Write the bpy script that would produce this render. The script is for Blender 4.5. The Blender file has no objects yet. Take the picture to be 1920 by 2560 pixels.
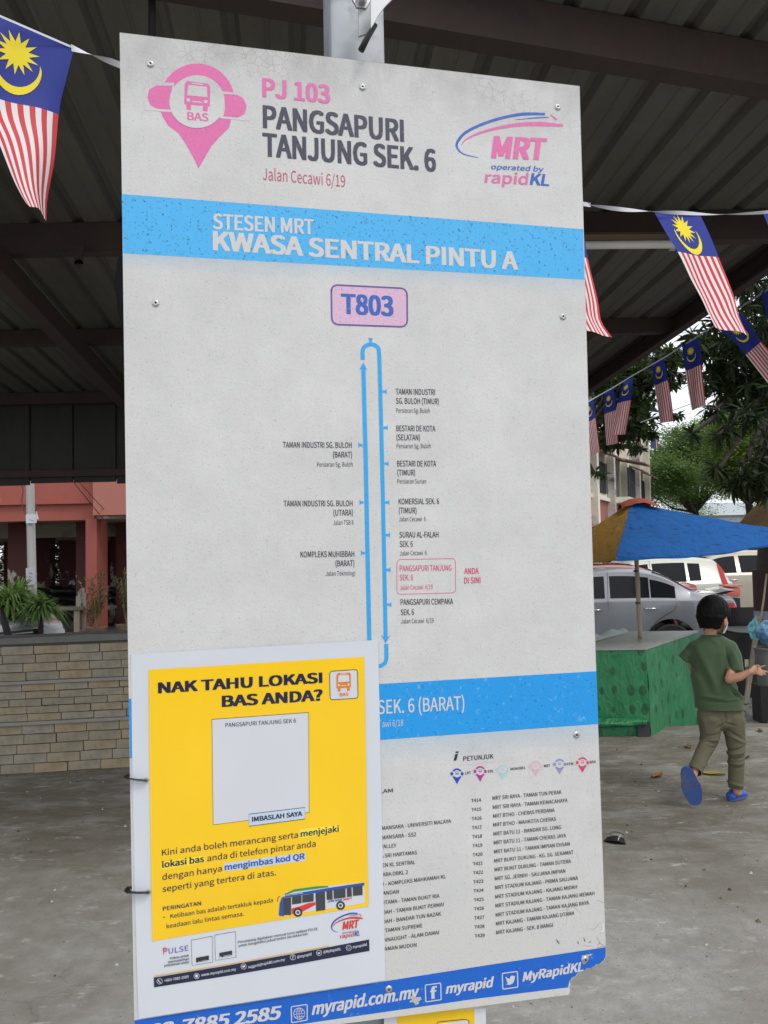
import bpy, bmesh, math, random
from mathutils import Vector, Matrix, noise
R=math.radians
random.seed(7)
sc=bpy.context.scene
# ---------------------------------------------------------------- camera
PITCH,ROLL,FPX,CAMZ=.0487,-.0197,1950.0,1.5
CAM=Vector((0,0,CAMZ))
_f=Vector((0,math.cos(PITCH),math.sin(PITCH)));_u0=Vector((0,-math.sin(PITCH),math.cos(PITCH)));_r0=Vector((1,0,0))
_r=_r0*math.cos(ROLL)+_u0*math.sin(ROLL);_u=_u0*math.cos(ROLL)-_r0*math.sin(ROLL)
cd=bpy.data.cameras.new('camera');cam=bpy.data.objects.new('camera',cd);sc.collection.objects.link(cam)
cd.sensor_fit='HORIZONTAL';cd.sensor_width=36;cd.lens=36*FPX/1920;cd.clip_start=.05;cd.clip_end=2000
m=Matrix((( _r.x,_u.x,-_f.x,0),(_r.y,_u.y,-_f.y,0),(_r.z,_u.z,-_f.z,CAMZ),(0,0,0,1)))
cam.matrix_world=m;sc.camera=cam
# ---------------------------------------------------------------- world, sun, exposure
w=bpy.data.worlds.new('World');sc.world=w;w.use_nodes=True
nt=w.node_tree;bg=nt.nodes['Background']
sky=nt.nodes.new('ShaderNodeTexSky');sky.sky_type='NISHITA';sky.sun_disc=False
SUN_EL,SUN_AZ=R(55),R(143)
sky.sun_elevation=SUN_EL;sky.sun_rotation=SUN_AZ;sky.dust_density=4;sky.air_density=1.2
hs=nt.nodes.new('ShaderNodeMixRGB');hs.inputs[0].default_value=.72;hs.inputs[2].default_value=(13.6,14.0,14.8,1)   # overcast cloud veil
nt.links.new(sky.outputs[0],hs.inputs[1]);nt.links.new(hs.outputs[0],bg.inputs[0]);bg.inputs[1].default_value=.10
sd=bpy.data.lights.new('sun','SUN');sd.energy=.9;sd.angle=R(14);sd.color=(1,.97,.92)
so=bpy.data.objects.new('sun',sd);sc.collection.objects.link(so)
sdir=Vector((math.sin(SUN_AZ)*math.cos(SUN_EL),math.cos(SUN_AZ)*math.cos(SUN_EL),math.sin(SUN_EL)))
so.rotation_euler=sdir.to_track_quat('Z','Y').to_euler();so.location=(0,-20,40)
vs=sc.view_settings;vs.view_transform='Standard';vs.look='None';vs.gamma=1;vs.use_curve_mapping=False;vs.exposure=0.13
# ---------------------------------------------------------------- pixel rays
def ray(px,py):
    return (_f*FPX+_r*(px-960)-_u*(py-1280)).normalized()
def W(px,py,Y):                       # point of the ray at world depth Y
    d=ray(px,py);return CAM+d*(Y/d.y)
def G(px,py,z=0.0):                   # point of the ray on a horizontal plane
    d=ray(px,py);return CAM+d*((z-CAMZ)/d.z)
def Zf(ox,oy,s):
    return lambda x,y:(ox+x*s,oy+y*s)
z1=Zf(280,60,.7355);z2=Zf(300,680,.7234);z3=Zf(310,1580,.4431);z4=Zf(930,1640,.4159)
q1=Zf(1440,900,.2893);q2=Zf(1440,1380,.2893);q3=Zf(1440,480,.2893);q4=Zf(0,1180,.3526);q5=Zf(0,0,.2803);q6=Zf(0,560,.3074)
# ---------------------------------------------------------------- materials
def lin(c):
    return tuple(((v/255+.055)/1.055)**2.4 if v/255>.04045 else v/255/12.92 for v in c)
class N:
    def __init__(s,name):
        s.m=bpy.data.materials.new(name);s.m.use_nodes=True;s.t=s.m.node_tree;s.b=s.t.nodes['Principled BSDF']
        s.co=s.t.nodes.new('ShaderNodeTexCoord')
    def n(s,ty,**k):
        o=s.t.nodes.new(ty)
        for a,b in k.items():setattr(o,a,b)
        return o
    def l(s,a,b):s.t.links.new(a,b)
    def noise(s,scale,detail=4,rough=.6,vec=None,stretch=None):
        x=s.n('ShaderNodeTexNoise');x.inputs['Scale'].default_value=scale;x.inputs['Detail'].default_value=detail;x.inputs['Roughness'].default_value=rough
        v=vec or s.co.outputs['Object']
        if stretch:
            mp=s.n('ShaderNodeMapping');mp.inputs['Scale'].default_value=stretch;s.l(v,mp.inputs[0]);v=mp.outputs[0]
        s.l(v,x.inputs['Vector']);return x.outputs[0]
    def ramp(s,f,a,b,lo=0,hi=1):
        x=s.n('ShaderNodeMapRange');x.inputs[1].default_value=a;x.inputs[2].default_value=b;x.inputs[3].default_value=lo;x.inputs[4].default_value=hi
        s.l(f,x.inputs[0]);return x.outputs[0]
    def mix(s,f,a,b,mode='MIX'):
        x=s.n('ShaderNodeMixRGB',blend_type=mode)
        for i,v in ((0,f),(1,a),(2,b)):
            if isinstance(v,(int,float)):x.inputs[i].default_value=v
            elif isinstance(v,(tuple,list)):x.inputs[i].default_value=tuple(v)[:3]+(1,)
            else:s.l(v,x.inputs[i])
        return x.outputs[0]
    def mul(s,a,b):
        x=s.n('ShaderNodeMath',operation='MULTIPLY')
        for i,v in ((0,a),(1,b)):
            if isinstance(v,(int,float)):x.inputs[i].default_value=v
            else:s.l(v,x.inputs[i])
        return x.outputs[0]
    def col(s,c):
        if isinstance(c,(tuple,list)):s.b.inputs['Base Color'].default_value=tuple(c)[:3]+(1,)
        else:s.l(c,s.b.inputs['Base Color'])
    def bump(s,f,st=.3,d=.01):
        x=s.n('ShaderNodeBump');x.inputs['Strength'].default_value=st;x.inputs['Distance'].default_value=d
        s.l(f,x.inputs['Height']);s.l(x.outputs[0],s.b.inputs['Normal'])
    def rough(s,v):
        if isinstance(v,(int,float)):s.b.inputs['Roughness'].default_value=v
        else:s.l(v,s.b.inputs['Roughness'])
    def metal(s,v):s.b.inputs['Metallic'].default_value=v
_mc={}
RZ=-.33          # road level, below the slab
def M(name,c,rough=.6,metal=0,var=.12,scale=6,bump=0,bd=.005,spec=None,coat=0,dirt=None,dscale=3,dth=(.5,.65)):
    if name in _mc:return _mc[name]
    n=N(name);f=n.noise(scale,6,.65)
    k=n.mix(f,tuple(v*(1-var) for v in c),tuple(min(1,v*(1+var)) for v in c))
    if dirt:
        g=n.noise(dscale,8,.7);k=n.mix(n.ramp(g,dth[0],dth[1]),k,dirt)
    n.col(k);n.rough(rough);n.metal(metal)
    if bump:n.bump(n.noise(scale*6,5,.6),bump,bd)
    if spec is not None:n.b.inputs['Specular IOR Level'].default_value=spec
    if coat:n.b.inputs['Coat Weight'].default_value=coat;n.b.inputs['Coat Roughness'].default_value=.05
    _mc[name]=n.m;return n.m
# ---------------------------------------------------------------- mesh builder
class MB:
    def __init__(s):s.v=[];s.f=[];s.mi=[]
    def add(s,vs,fs,mi=0):
        b=len(s.v);s.v+= [tuple(x) for x in vs];s.f+=[tuple(i+b for i in f) for f in fs];s.mi+=[mi]*len(fs);return s
    def box(s,c,d,rot=None,mi=0,bev=0):
        c=Vector(c);h=Vector(d)/2
        Rm=rot if isinstance(rot,Matrix) else (Matrix.Rotation(rot,3,'Z') if rot else Matrix.Identity(3))
        if not bev:
            vs=[c+Rm@Vector((x*h.x,y*h.y,z*h.z)) for x in(-1,1) for y in(-1,1) for z in(-1,1)]
            return s.add(vs,[(0,1,3,2),(4,6,7,5),(0,4,5,1),(2,3,7,6),(0,2,6,4),(1,5,7,3)],mi)
        bm=bmesh.new();bmesh.ops.create_cube(bm,size=1)
        for v in bm.verts:v.co=Vector((v.co.x*d[0],v.co.y*d[1],v.co.z*d[2]))
        bmesh.ops.bevel(bm,geom=list(bm.edges),offset=bev,segments=2,profile=.6,affect='EDGES')
        bm.verts.ensure_lookup_table();vs=[c+Rm@v.co for v in bm.verts];fs=[[v.index for v in f.verts] for f in bm.faces];bm.free()
        return s.add(vs,fs,mi)
    def poly(s,pts,ex=None,mi=0):
        n=len(pts);pts=[Vector(p) for p in pts]
        if ex is None:return s.add(pts,[tuple(range(n))],mi)
        ex=Vector(ex);vs=pts+[p+ex for p in pts]
        return s.add(vs,[tuple(range(n))[::-1],tuple(range(n,2*n))]+[(i,(i+1)%n,n+(i+1)%n,n+i) for i in range(n)],mi)
    def tube(s,ps,r,n=8,cap=True,mi=0,flat=1.0):
        ps=[Vector(p) for p in ps];rs=r if isinstance(r,(list,tuple)) else [r]*len(ps);vs=[];fs=[]
        up=None
        for i,p in enumerate(ps):
            t=(ps[min(i+1,len(ps)-1)]-ps[max(i-1,0)]).normalized()
            if up is None:
                up=t.orthogonal().normalized() if abs(t.z)>.9 else Vector((0,0,1))
            a=t.cross(up)
            if a.length<1e-5:a=t.orthogonal()
            a.normalize();b=a.cross(t).normalized();up=b
            for k in range(n):
                an=2*math.pi*k/n;vs.append(p+a*math.cos(an)*rs[i]+b*math.sin(an)*rs[i]*flat)
        for i in range(len(ps)-1):
            for k in range(n):fs.append((i*n+k,i*n+(k+1)%n,(i+1)*n+(k+1)%n,(i+1)*n+k))
        if cap:fs+= [tuple(range(n))[::-1],tuple(range((len(ps)-1)*n,len(ps)*n))]
        return s.add(vs,fs,mi)
    def lathe(s,c,prof,n=24,axis='Z',mi=0,rot=None):
        c=Vector(c);vs=[];fs=[]
        for r,h in prof:
            for k in range(n):
                a=2*math.pi*k/n;v=Vector((r*math.cos(a),r*math.sin(a),h))
                if axis=='Y':v=Vector((v.x,v.z,v.y))
                if axis=='X':v=Vector((v.z,v.x,v.y))
                if rot is not None:v=rot@v
                vs.append(c+v)
        for i in range(len(prof)-1):
            for k in range(n):fs.append((i*n+k,i*n+(k+1)%n,(i+1)*n+(k+1)%n,(i+1)*n+k))
        return s.add(vs,fs,mi)
    def ell(s,c,r,n=12,m=8,rot=None,mi=0):
        c=Vector(c);r=Vector(r) if not isinstance(r,(int,float)) else Vector((r,r,r));vs=[];fs=[]
        for j in range(m+1):
            th=math.pi*j/m
            for k in range(n):
                a=2*math.pi*k/n;v=Vector((r.x*math.sin(th)*math.cos(a),r.y*math.sin(th)*math.sin(a),r.z*math.cos(th)))
                if rot is not None:v=rot@v
                vs.append(c+v)
        for j in range(m):
            for k in range(n):fs.append((j*n+k,(j+1)*n+k,(j+1)*n+(k+1)%n,j*n+(k+1)%n))
        return s.add(vs,fs,mi)
    def caps(s,ps,rs,n=12):      # chain of balls and cones (for remeshing)
        for p,r in zip(ps,rs):s.ell(p,r,n,8)
        for i in range(len(ps)-1):s.tube([ps[i],ps[i+1]],[rs[i],rs[i+1]],n)
        return s
    def grid(s,P,nu,nv,mi=None,closed=False):
        vs=[P(i/nu,j/nv) for j in range(nv+1) for i in range(nu+1)]
        b=len(s.v);s.v+=[tuple(x) for x in vs]
        for j in range(nv):
            for i in range(nu):
                a=j*(nu+1)+i;s.f.append((b+a,b+a+1,b+a+nu+2,b+a+nu+1));s.mi.append(mi(i,j) if mi else 0)
        return s
    def build(s,name,mats,parent=None,smooth=False,angle=None):
        me=bpy.data.meshes.new(name);me.from_pydata(s.v,[],s.f)
        for mt in (mats if isinstance(mats,(list,tuple)) else [mats]):me.materials.append(mt)
        me.polygons.foreach_set('material_index',s.mi)
        if smooth:
            me.polygons.foreach_set('use_smooth',[True]*len(s.f))
            if angle:
                try:me.set_sharp_from_angle(angle=R(angle))
                except Exception:pass
        me.update()
        return link(name,me,parent)
def link(name,me,parent=None):
    o=bpy.data.objects.new(name,me);sc.collection.objects.link(o)
    if parent is not None:
        o.parent=parent;o.matrix_parent_inverse=root_mat(parent).inverted()
    return o
def root_mat(p):
    mm=p.matrix_basis.copy()
    if p.parent is not None:mm=root_mat(p.parent)@p.matrix_parent_inverse@mm
    return mm
def thing(name,label,cat,loc=(0,0,0),rz=0,group=None):
    o=bpy.data.objects.new(name,None);sc.collection.objects.link(o);o.location=loc;o.rotation_euler=(0,0,rz);o.empty_display_size=.1
    o['label']=label;o['category']=cat
    if group:o['group']=group
    return o
def tag(o,label,cat,group=None,kind=None):
    if label:o['label']=label
    if cat:o['category']=cat
    if group:o['group']=group
    if kind:o['kind']=kind
    return o
def remesh(mb,name,mats,parent,voxel,smooth=6,disp=None):
    me=bpy.data.meshes.new('tmp');me.from_pydata(mb.v,[],mb.f);o=bpy.data.objects.new('tmp',me);sc.collection.objects.link(o)
    md=o.modifiers.new('r','REMESH');md.mode='VOXEL';md.voxel_size=voxel
    ms=o.modifiers.new('s','SMOOTH');ms.iterations=smooth;ms.factor=.5
    dg=bpy.context.evaluated_depsgraph_get();e=bpy.data.meshes.new_from_object(o.evaluated_get(dg))
    bpy.data.objects.remove(o);bpy.data.meshes.remove(me)
    if disp:
        e.update()
        nr=[v.normal.copy() for v in e.vertices]
        for v,nn in zip(e.vertices,nr):v.co+=nn*disp(v.co)
    for p in e.polygons:p.use_smooth=True
    e.materials.clear()
    for mt in (mats if isinstance(mats,(list,tuple)) else [mats]):e.materials.append(mt)
    return link(name,e,parent)
def fbm(p,s):return noise.noise(Vector(p)*s)
# ================================================================ SETTING
def ground_mat():
    n=N('concrete_floor');P=n.co.outputs['Object']
    a=n.noise(.9,8,.65,P);b=n.noise(14,8,.7,P);c=n.noise(90,3,.6,P)
    k=n.mix(n.ramp(b,.3,.7),(.26,.252,.228),(.40,.39,.362))
    k=n.mix(n.ramp(a,.44,.62,0,.8),k,(.185,.170,.140))
    # brown mossy film towards the market stall
    sep=n.n('ShaderNodeSeparateXYZ');n.l(P,sep.inputs[0])
    y=n.ramp(sep.outputs[1],3.1,4.3);mo=n.noise(2.2,9,.75,P,(1,2.2,1));mo2=n.mul(n.ramp(mo,.36,.56),y)
    k=n.mix(n.mul(mo2,.75),k,(.125,.103,.064))
    mg=n.noise(3.5,9,.8,P,(1,3,1));k=n.mix(n.mul(n.mul(n.ramp(mg,.5,.66),y),.7),k,(.075,.07,.028))
    # pale worn flakes
    fl=n.noise(5,10,.75,P,(1,2.6,1));k=n.mix(n.ramp(fl,.57,.66,0,.75),k,(.47,.47,.45))
    v=n.n('ShaderNodeTexVoronoi');v.inputs['Scale'].default_value=26;n.l(P,v.inputs[0])
    k=n.mix(n.ramp(v.outputs[0],.06,.085,.8,0),k,(.05,.045,.035))
    v2=n.n('ShaderNodeTexVoronoi');v2.inputs['Scale'].default_value=17;n.l(P,v2.inputs[0])
    k=n.mix(n.ramp(v2.outputs[0],.04,.06,.7,0),k,(.5,.5,.47))
    n.col(k);n.rough(n.ramp(a,.3,.7,.5,.85));cv=n.n('ShaderNodeTexVoronoi',feature='DISTANCE_TO_EDGE');cv.inputs['Scale'].default_value=.55;wv=n.noise(3,5,.6,P);ad=n.n('ShaderNodeVectorMath',operation='ADD');n.l(P,ad.inputs[0]);n.l(n.mix(.25,(0,0,0),wv),ad.inputs[1]);n.l(ad.outputs[0],cv.inputs[0])
    k=n.mix(n.mul(n.ramp(cv.outputs[0],.001,.004,.35,0),n.ramp(a,.5,.6)),k,(.10,.095,.08))
    n.col(k);n.rough(n.ramp(a,.3,.7,.6,.9));n.bump(n.mix(.5,b,c),.6,.009);return n.m
GM=ground_mat()
asph=M('asphalt',(.11,.11,.105),.85,0,.3,3,.4,.004,dirt=(.16,.15,.13),dscale=1.2)
dirtm=M('soil',(.10,.085,.06),.95,0,.4,4,.6,.02)
# far terrain sheet and road
tag(MB().poly([(-300,-60,-.34),(300,-60,-.34),(300,500,-.34),(-300,500,-.34)]).build('ground',dirtm),None,None,None,'structure')
tag(MB().poly([(-40,6.0,-.333),(60,6.0,-.333),(60,70,-.333),(-40,70,-.333)]).build('road',asph),None,None,None,'structure')
# concrete slab of the shelter: uneven outer edge
def slab():
    mb=MB();edge=[];e=G(*q2(200,1547));e2=G(*q2(620,1520));e3=G(*q2(1070,1492));e4=G(*q2(1640,1478))
    xs=[-6,-3,0,e.x-.3,e.x,e2.x,e3.x,e4.x,e4.x+1,8]
    ys=[6.9,6.9,6.9,e.y,e.y,e2.y,e3.y,e4.y,e4.y,e4.y]
    pts=[]
    for i in range(len(xs)-1):
        n=max(2,int((xs[i+1]-xs[i])/.05))
        for k in range(n):
            t=k/n;x=xs[i]+(xs[i+1]-xs[i])*t;y=ys[i]+(ys[i+1]-ys[i])*t
            pts.append((x,y+.035*fbm((x,y,0),3)+.015*fbm((x,y,3),14),0))
    pts.append((8,ys[-1],0))
    n=len(pts);mb.v+=[(x,-5,0) for x,y,z in pts]+pts+[(x,y+.01,-.36) for x,y,z in pts]
    for i in range(n-1):
        mb.f+=[(i,i+1,n+i+1,n+i),(n+i,n+i+1,2*n+i+1,2*n+i)];mb.mi+=[0,0]
    return mb
tag(slab().build('pavement',GM),None,None,None,'structure')
# ---------------------------------------------------------------- far hill
hm=M('hill_green',(.10,.15,.13),.95,0,.3,.05)
mb=MB();mb.grid(lambda u,v:Vector((-40+260*u,190+60*v,-2+v*(11+5*fbm((u*6,0,0),1)+3*fbm((u*22,2,0),1))*math.sin(math.pi*min(1,.15+u)))),60,8)
tag(mb.build('hill',hm,None,True),None,None,None,'structure')

# ================================================================ SHELTER ROOF
RV=ray(750,1470);RDX=RV.x/RV.y;RDZ=RV.z/RV.y             # run direction of the sheets per metre of Y
ROOF0=CAMZ+2.1
def RP(lat,Y,dz=0):return Vector((lat+RDX*Y,Y,ROOF0+RDZ*Y+dz))
LATR=3.06
roof=thing('shelter_roof','dark corrugated metal roof of the bus shelter, seen from below on brown steel beams','shelter roof',(0,5,3.3))
def steel(nm,c,d):
    n=N(nm);a=n.noise(3,8,.7,None,(1,.25,1));b=n.noise(40,4,.6)
    k=n.mix(n.ramp(a,.35,.7),c,d);k=n.mix(n.ramp(b,.3,.8,0,.35),k,(c[0]*.5,c[1]*.5,c[2]*.5));n.col(k);n.rough(.75);n.bump(b,.15,.002);return n.m
sheetm=steel('weathered_roof_sheet',(.132,.130,.112),(.085,.084,.070))
beamm=steel('rust_brown_steel',(.046,.032,.030),(.068,.042,.036))
Y0,Y1=2.35,8.35
SW=1.0;x=-6.0;k=0
def sheet_mesh():
    prof=[];p=.25
    for i in range(4):
        a=i*p;prof+=[(a+.0,0),(a+.085,0),(a+.09,.004),(a+.10,.004),(a+.105,0),(a+.175,0),(a+.195,.032),(a+.225,.032),(a+.245,0)]
    prof.append((1.012,0));mb=MB();n=len(prof);mb.v=[(a,0,b) for a,b in prof]+[(a,1,b) for a,b in prof]
    mb.f=[(i,i+1,n+i+1,n+i) for i in range(n-1)];mb.mi=[0]*(n-1);return mb
proto=None;LAT=LATR-9.0
for i in range(9):
    lat=LAT+i*SW
    if proto is None:
        me=sheet_mesh();me.v=[tuple(RP(lat+vx,Y0+vy*(Y1-Y0),.0+vz)) for vx,vy,vz in me.v];o=me.build('roof_sheet',sheetm,roof);proto=o
    else:
        o=proto.copy();sc.collection.objects.link(o);o.location=(i*SW,0,.0018*(i%2))
# cross beams (C-channels) and rafters
def channel(mb,a,b,h=.15,w=.07,t=.006):
    a=Vector(a);b=Vector(b);d=(b-a).normalized();s=d.cross(Vector((0,0,1))).normalized();up=s.cross(d).normalized()
    prof=[(0,0),(w,0),(w,.02),(w-t,.02),(w-t,t),(t,t),(t,h-t),(w-t,h-t),(w-t,h-.02),(w,h-.02),(w,h),(0,h)]
    n=len(prof);A=[a-s*x-up*y for x,y in prof];B=[b-s*x-up*y for x,y in prof]
    mb.add(A+B,[(i,(i+1)%n,n+(i+1)%n,n+i) for i in range(n)]+[tuple(range(n))[::-1],tuple(range(n,2*n))])
def beam(a,b,h,w):
    mb=MB();channel(mb,a,b,h,w);return mb.build('beam',beamm,roof)
lo,hi=LAT+.02,LATR+.02
beam(RP(lo,4.35,-.004),RP(hi,4.35,-.004),.17,.08)
beam(RP(lo,6.15,-.004),RP(hi,6.15,-.004),.12,.07)
beam(RP(lo,8.10,-.004),RP(hi,8.10,-.004),.12,.07)
beam(RP(-1.6,2.09,-.004),RP(3.05,3.27,-.004),.17,.09)
for la in (LATR-.04,):
    mb=MB();channel(mb,RP(la,Y0,-.005),RP(la,Y1,-.005),.16,.07);mb.build('edge_beam',beamm,roof)
a=W(*q6(180,330),4.2);la=a.x-RDX*4.2
for la2 in (la-.13,):
    mb=MB();channel(mb,RP(la2,2.45,-.18),RP(la2,8.0,-.18),.14,.10);mb.build('rafter',beamm,roof)
mb=MB();mb.box(RP(LATR+.03,(Y0+Y1)/2,-.04),(.004,Y1-Y0,.14),Matrix.Rotation(math.atan(-RDX),3,'Z'));
# edge flashing
f=MB();A=RP(LATR+.045,Y0,.04);B=RP(LATR+.045,Y1,.04);f.poly([A,B,B-Vector((0,0,.13)),A-Vector((0,0,.13))],(.004,0,0));f.build('edge_flashing',steel('grey_flashing',(.12,.115,.11),(.08,.07,.065)),roof)
# hanging end cladding on the left: ribbed vertical panels
cladm=steel('dark_cladding',(.032,.034,.030),(.046,.044,.038))
Yc=8.28;zt=CAMZ+1.70
for i in range(14):
    x0=-5.6+i*.46;zb=W(150,1212,Yc).z+(.02 if i%3 else 0)+.035*(i>8)
    mb=MB();mb.poly([(x0+.003,Yc,zb),(x0+.40,Yc,zb),(x0+.405,Yc-.018,zb),(x0+.45,Yc-.018,zb),(x0+.457,Yc,zb)][:5]+[(x0+.457,Yc,zt),(x0+.45,Yc-.018,zt),(x0+.405,Yc-.018,zt),(x0+.40,Yc,zt),(x0+.003,Yc,zt)],(0,.003,0))
    mb.v=mb.v[:];mb.build('cladding_panel',cladm,roof)
mb=MB();mb.box((-2.35,Yc+.02,(zt+W(150,1200,Yc).z)/2),(6.5,.004,zt-W(150,1200,Yc).z));mb.build('cladding_backing',cladm,roof)
mb=MB();mb.box((-2.35,Yc-.05,W(150,1185,Yc).z),(6.6,.05,.07));mb.build('cladding_rail',beamm,roof)
mb=MB();mb.tube([(-5.7,Yc-.06,W(0,980,Yc).z),(.95,Yc-.06,W(0,980,Yc).z)],.014,8);mb.build('pipe',M('grey_pipe',(.22,.21,.19),.5,.5),roof,True)
# bracket with a bolt hole under the second beam
p=W(*q6(640,175),4.28);mb=MB();mb.box(p+Vector((0,0,-.05)),(.05,.006,.11),bev=.0);mb.lathe(p+Vector((0,0,-.105)),[(0,-.003),(.025,-.003),(.025,.003),(0,.003)],16,'Y');mb.build('hanger_plate',beamm,roof)
# posts (out of frame or behind the board)
postm=M('galvanised_steel',(.30,.32,.34),.5,.6,.3,8,.1,.001,dirt=(.15,.16,.17),dscale=9)
for X,Y in ((-5.6,4.35),(.55,6.15),(-5.6,8.1)):
    zt2=RP(0,Y).z-.15
    tag(MB().box((X,Y,zt2/2),(.1,.1,zt2)).build('shelter_post',beamm,roof),None,None)
# tube light hanging under the beam
tl=thing('tube_light','unlit white tube light fitting hanging under the roof beam right of the board','ceiling light',W(1560,600,4.2))
A=W(*q3(-150,385),4.22);B=W(*q3(930,378),4.22)
mb=MB();mb.tube([A,B],.022,4);mb.build('housing',M('tan_housing',(.20,.15,.09),.5),tl)
A=W(*q3(-150,462),4.18);B=W(*q3(880,452),4.18)
mb=MB();mb.tube([A,B],.022,12);mb.build('tube',M('unlit_tube',(.72,.72,.68),.3),tl,True)
for k in (.03,.97):
    c=A.lerp(B,k);mb=MB();mb.box(c+Vector((0,.02,.03)),(.03,.05,.10));mb.build('lamp_holder',M('white_plastic_holder',(.5,.5,.48),.4),tl)
# black hose hanging behind the board
mb=MB();hp=[W(330,520,2.4),W(318,600,2.4),W(298,680,2.4),W(303,760,2.4),W(325,850,2.4),W(380,900,2.4),W(450,780,2.4),W(440,600,2.4),W(380,400,2.4),W(380,150,2.4),W(380,-90,2.5)]
def cr(pts,n=6):
    out=[];P=[pts[0]]+pts+[pts[-1]]
    for i in range(1,len(P)-2):
        for k in range(n):
            t=k/n;a,b,c,d=[Vector(x) for x in P[i-1:i+3]]
            out.append(.5*((2*b)+(c-a)*t+(2*a-5*b+4*c-d)*t*t+(3*b-a-3*c+d)*t**3))
    out.append(Vector(pts[-1]));return out
mb.tube(cr(hp),.012,8);tag(mb.build('hose',M('black_rubber',(.010,.010,.011),.95,spec=.1),None,True),'black hose looped from the roof behind the left edge of the route board','hose')

# ================================================================ BRICK WALL
wall=thing('brick_wall','low wall of tan concrete bricks with a dark coping, left of the route board','wall',(-2.2,5.6,0))
yw=5.55
zc=lambda y:W(150,y,yw).z
brick_mats=[M('brick_%d'%i,c,.9,0,.25,18,.5,.003,dirt=(.13,.115,.08),dscale=9,dth=(.48,.8)) for i,c in enumerate([(.36,.305,.21),(.32,.28,.20),(.345,.305,.23),(.375,.295,.19),(.31,.275,.21),(.335,.305,.245)])]
morm=M('mortar',(.12,.105,.08),.95,0,.3,20,.5,.004)
bandm=M('grey_render',(.28,.272,.25),.9,0,.2,12,.4,.003)
H_=1.02;ztop=zc(1611)
WX0,WX1=-3.75,.55
mb=MB();mb.box(((WX0+WX1)/2,yw+.085,ztop/2+.0),(WX1-WX0-.02,.13,ztop-.006));mb.build('mortar',morm,wall)
# courses: 5 below, band, 5, band, 4 above
rows=[];z=.004
hb=(zc(1808+0)-0)/5.0
lv=[0,zc(1806),zc(1798),zc(1705),zc(1697),ztop]
def course_block(za,zb,n):
    for i in range(n):
        h=(zb-za)/n;rows.append((za+i*h,h))
course_block(lv[0],lv[1],5);course_block(lv[2],lv[3],5);course_block(lv[4],lv[5],4)
bl=.2;rr=random.Random(3);bmesh_cache=[]
nb=0
for ri,(z,h) in enumerate(rows):
    x=WX0-rr.random()*.2
    while x<WX1:
        L=.218+rr.uniform(-.006,.006);x0=max(x,WX0);x1=min(x+L-.0045,WX1)
        if x1-x0>.03:
            key=len(bmesh_cache)
            mb=MB();d=.12+rr.uniform(-.006,.009);mb.box((0,0,0),(x1-x0,d,h-.0045),bev=.0022)
            jit=.0025
            mb.v=[(vx+jit*fbm((vx*30,nb,vz*30),1),vy,vz+jit*1.2*fbm((vx*12,nb+9,vz*30),1)) for vx,vy,vz in mb.v]
            o=mb.build('brick',rr.choice(brick_mats),None,False);o.parent=wall
            o.location=Vector(((x0+x1)/2,yw+.06-(d-.12)/2,z+h/2))-wall.location;o.rotation_euler=(0,rr.uniform(-.006,.006),rr.uniform(-.012,.012));nb+=1
        x+=L
for a,b in ((lv[1],lv[2]),(lv[3],lv[4])):
    mb=MB();mb.box(((WX0+WX1)/2,yw+.05,(a+b)/2),(WX1-WX0,.15,(b-a)),bev=.004);mb.build('concrete_band',bandm,wall)
capm=M('dark_coping',(.15,.152,.145),.8,0,.25,8,.3,.003)
mb=MB();A=W(-40,1578,yw-.03);B=W(340,1560,yw-.03);zz=ztop+.012
mb.grid(lambda u,v:Vector((WX0-.05+(WX1-WX0+.1)*u,yw-.03+.24*v,ztop+.055+.012*fbm((u*9,0,0),1)+.02*u)),24,2)
mb.grid(lambda u,v:Vector((WX0-.05+(WX1-WX0+.1)*u,yw-.03,ztop+.012+.02*u+(.043+.012*fbm((u*9,0,0),1)-0.0*u)*v-.0*u)),24,2)
mb.build('coping',capm,wall,True,30)
mb=MB();mb.box(((WX0+WX1)/2,yw+.09,ztop+.012),(WX1-WX0,.17,.028));mb.build('coping_bed',morm,wall)
wall.rotation_euler=(0,0,.17)
# ================================================================ ROUTE BOARD
BO=Vector((-.3074,.9198,CAMZ+.6326));yaw=.2032;tl_=.0144
BN=Vector((-math.sin(yaw),math.cos(yaw),0));BE=Vector((math.cos(yaw),math.sin(yaw),.003))
BD=Vector((0,0,-1))*math.cos(tl_)+BN*math.sin(tl_)+.003*Vector((math.cos(yaw),math.sin(yaw),0))
PN=BE.cross(BD).normalized()
if PN.y>0:PN=-PN                       # unit normal towards the reader
def BP(px,py,off=0.0):                 # point on the board face (off metres in front of it)
    d=ray(px,py);o=BO+PN*off;return CAM+d*((o-CAM).dot(PN)/d.dot(PN))
def worn(name,c,amt=.5,under=(.52,.52,.50),rough=.45,sc_=420,dark=.25,big=0.0):
    if name in _mc:return _mc[name]
    n=N(name);P=n.co.outputs['Object'];a=n.noise(sc_,3,.6,P);b=n.noise(sc_*.45,5,.7,P);g=n.noise(9,5,.6,P)
    k=n.mix(n.ramp(g,.3,.7,0,.18),c,tuple(v*.82 for v in c))
    k=n.mix(n.ramp(a,.60,.68,0,amt),k,tuple(v*dark for v in c))
    k=n.mix(n.ramp(b,.60,.70,0,amt),k,under)
    n.col(k);n.rough(rough);n.bump(a,.25,.0004);_mc[name]=n.m;return n.m
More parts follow.
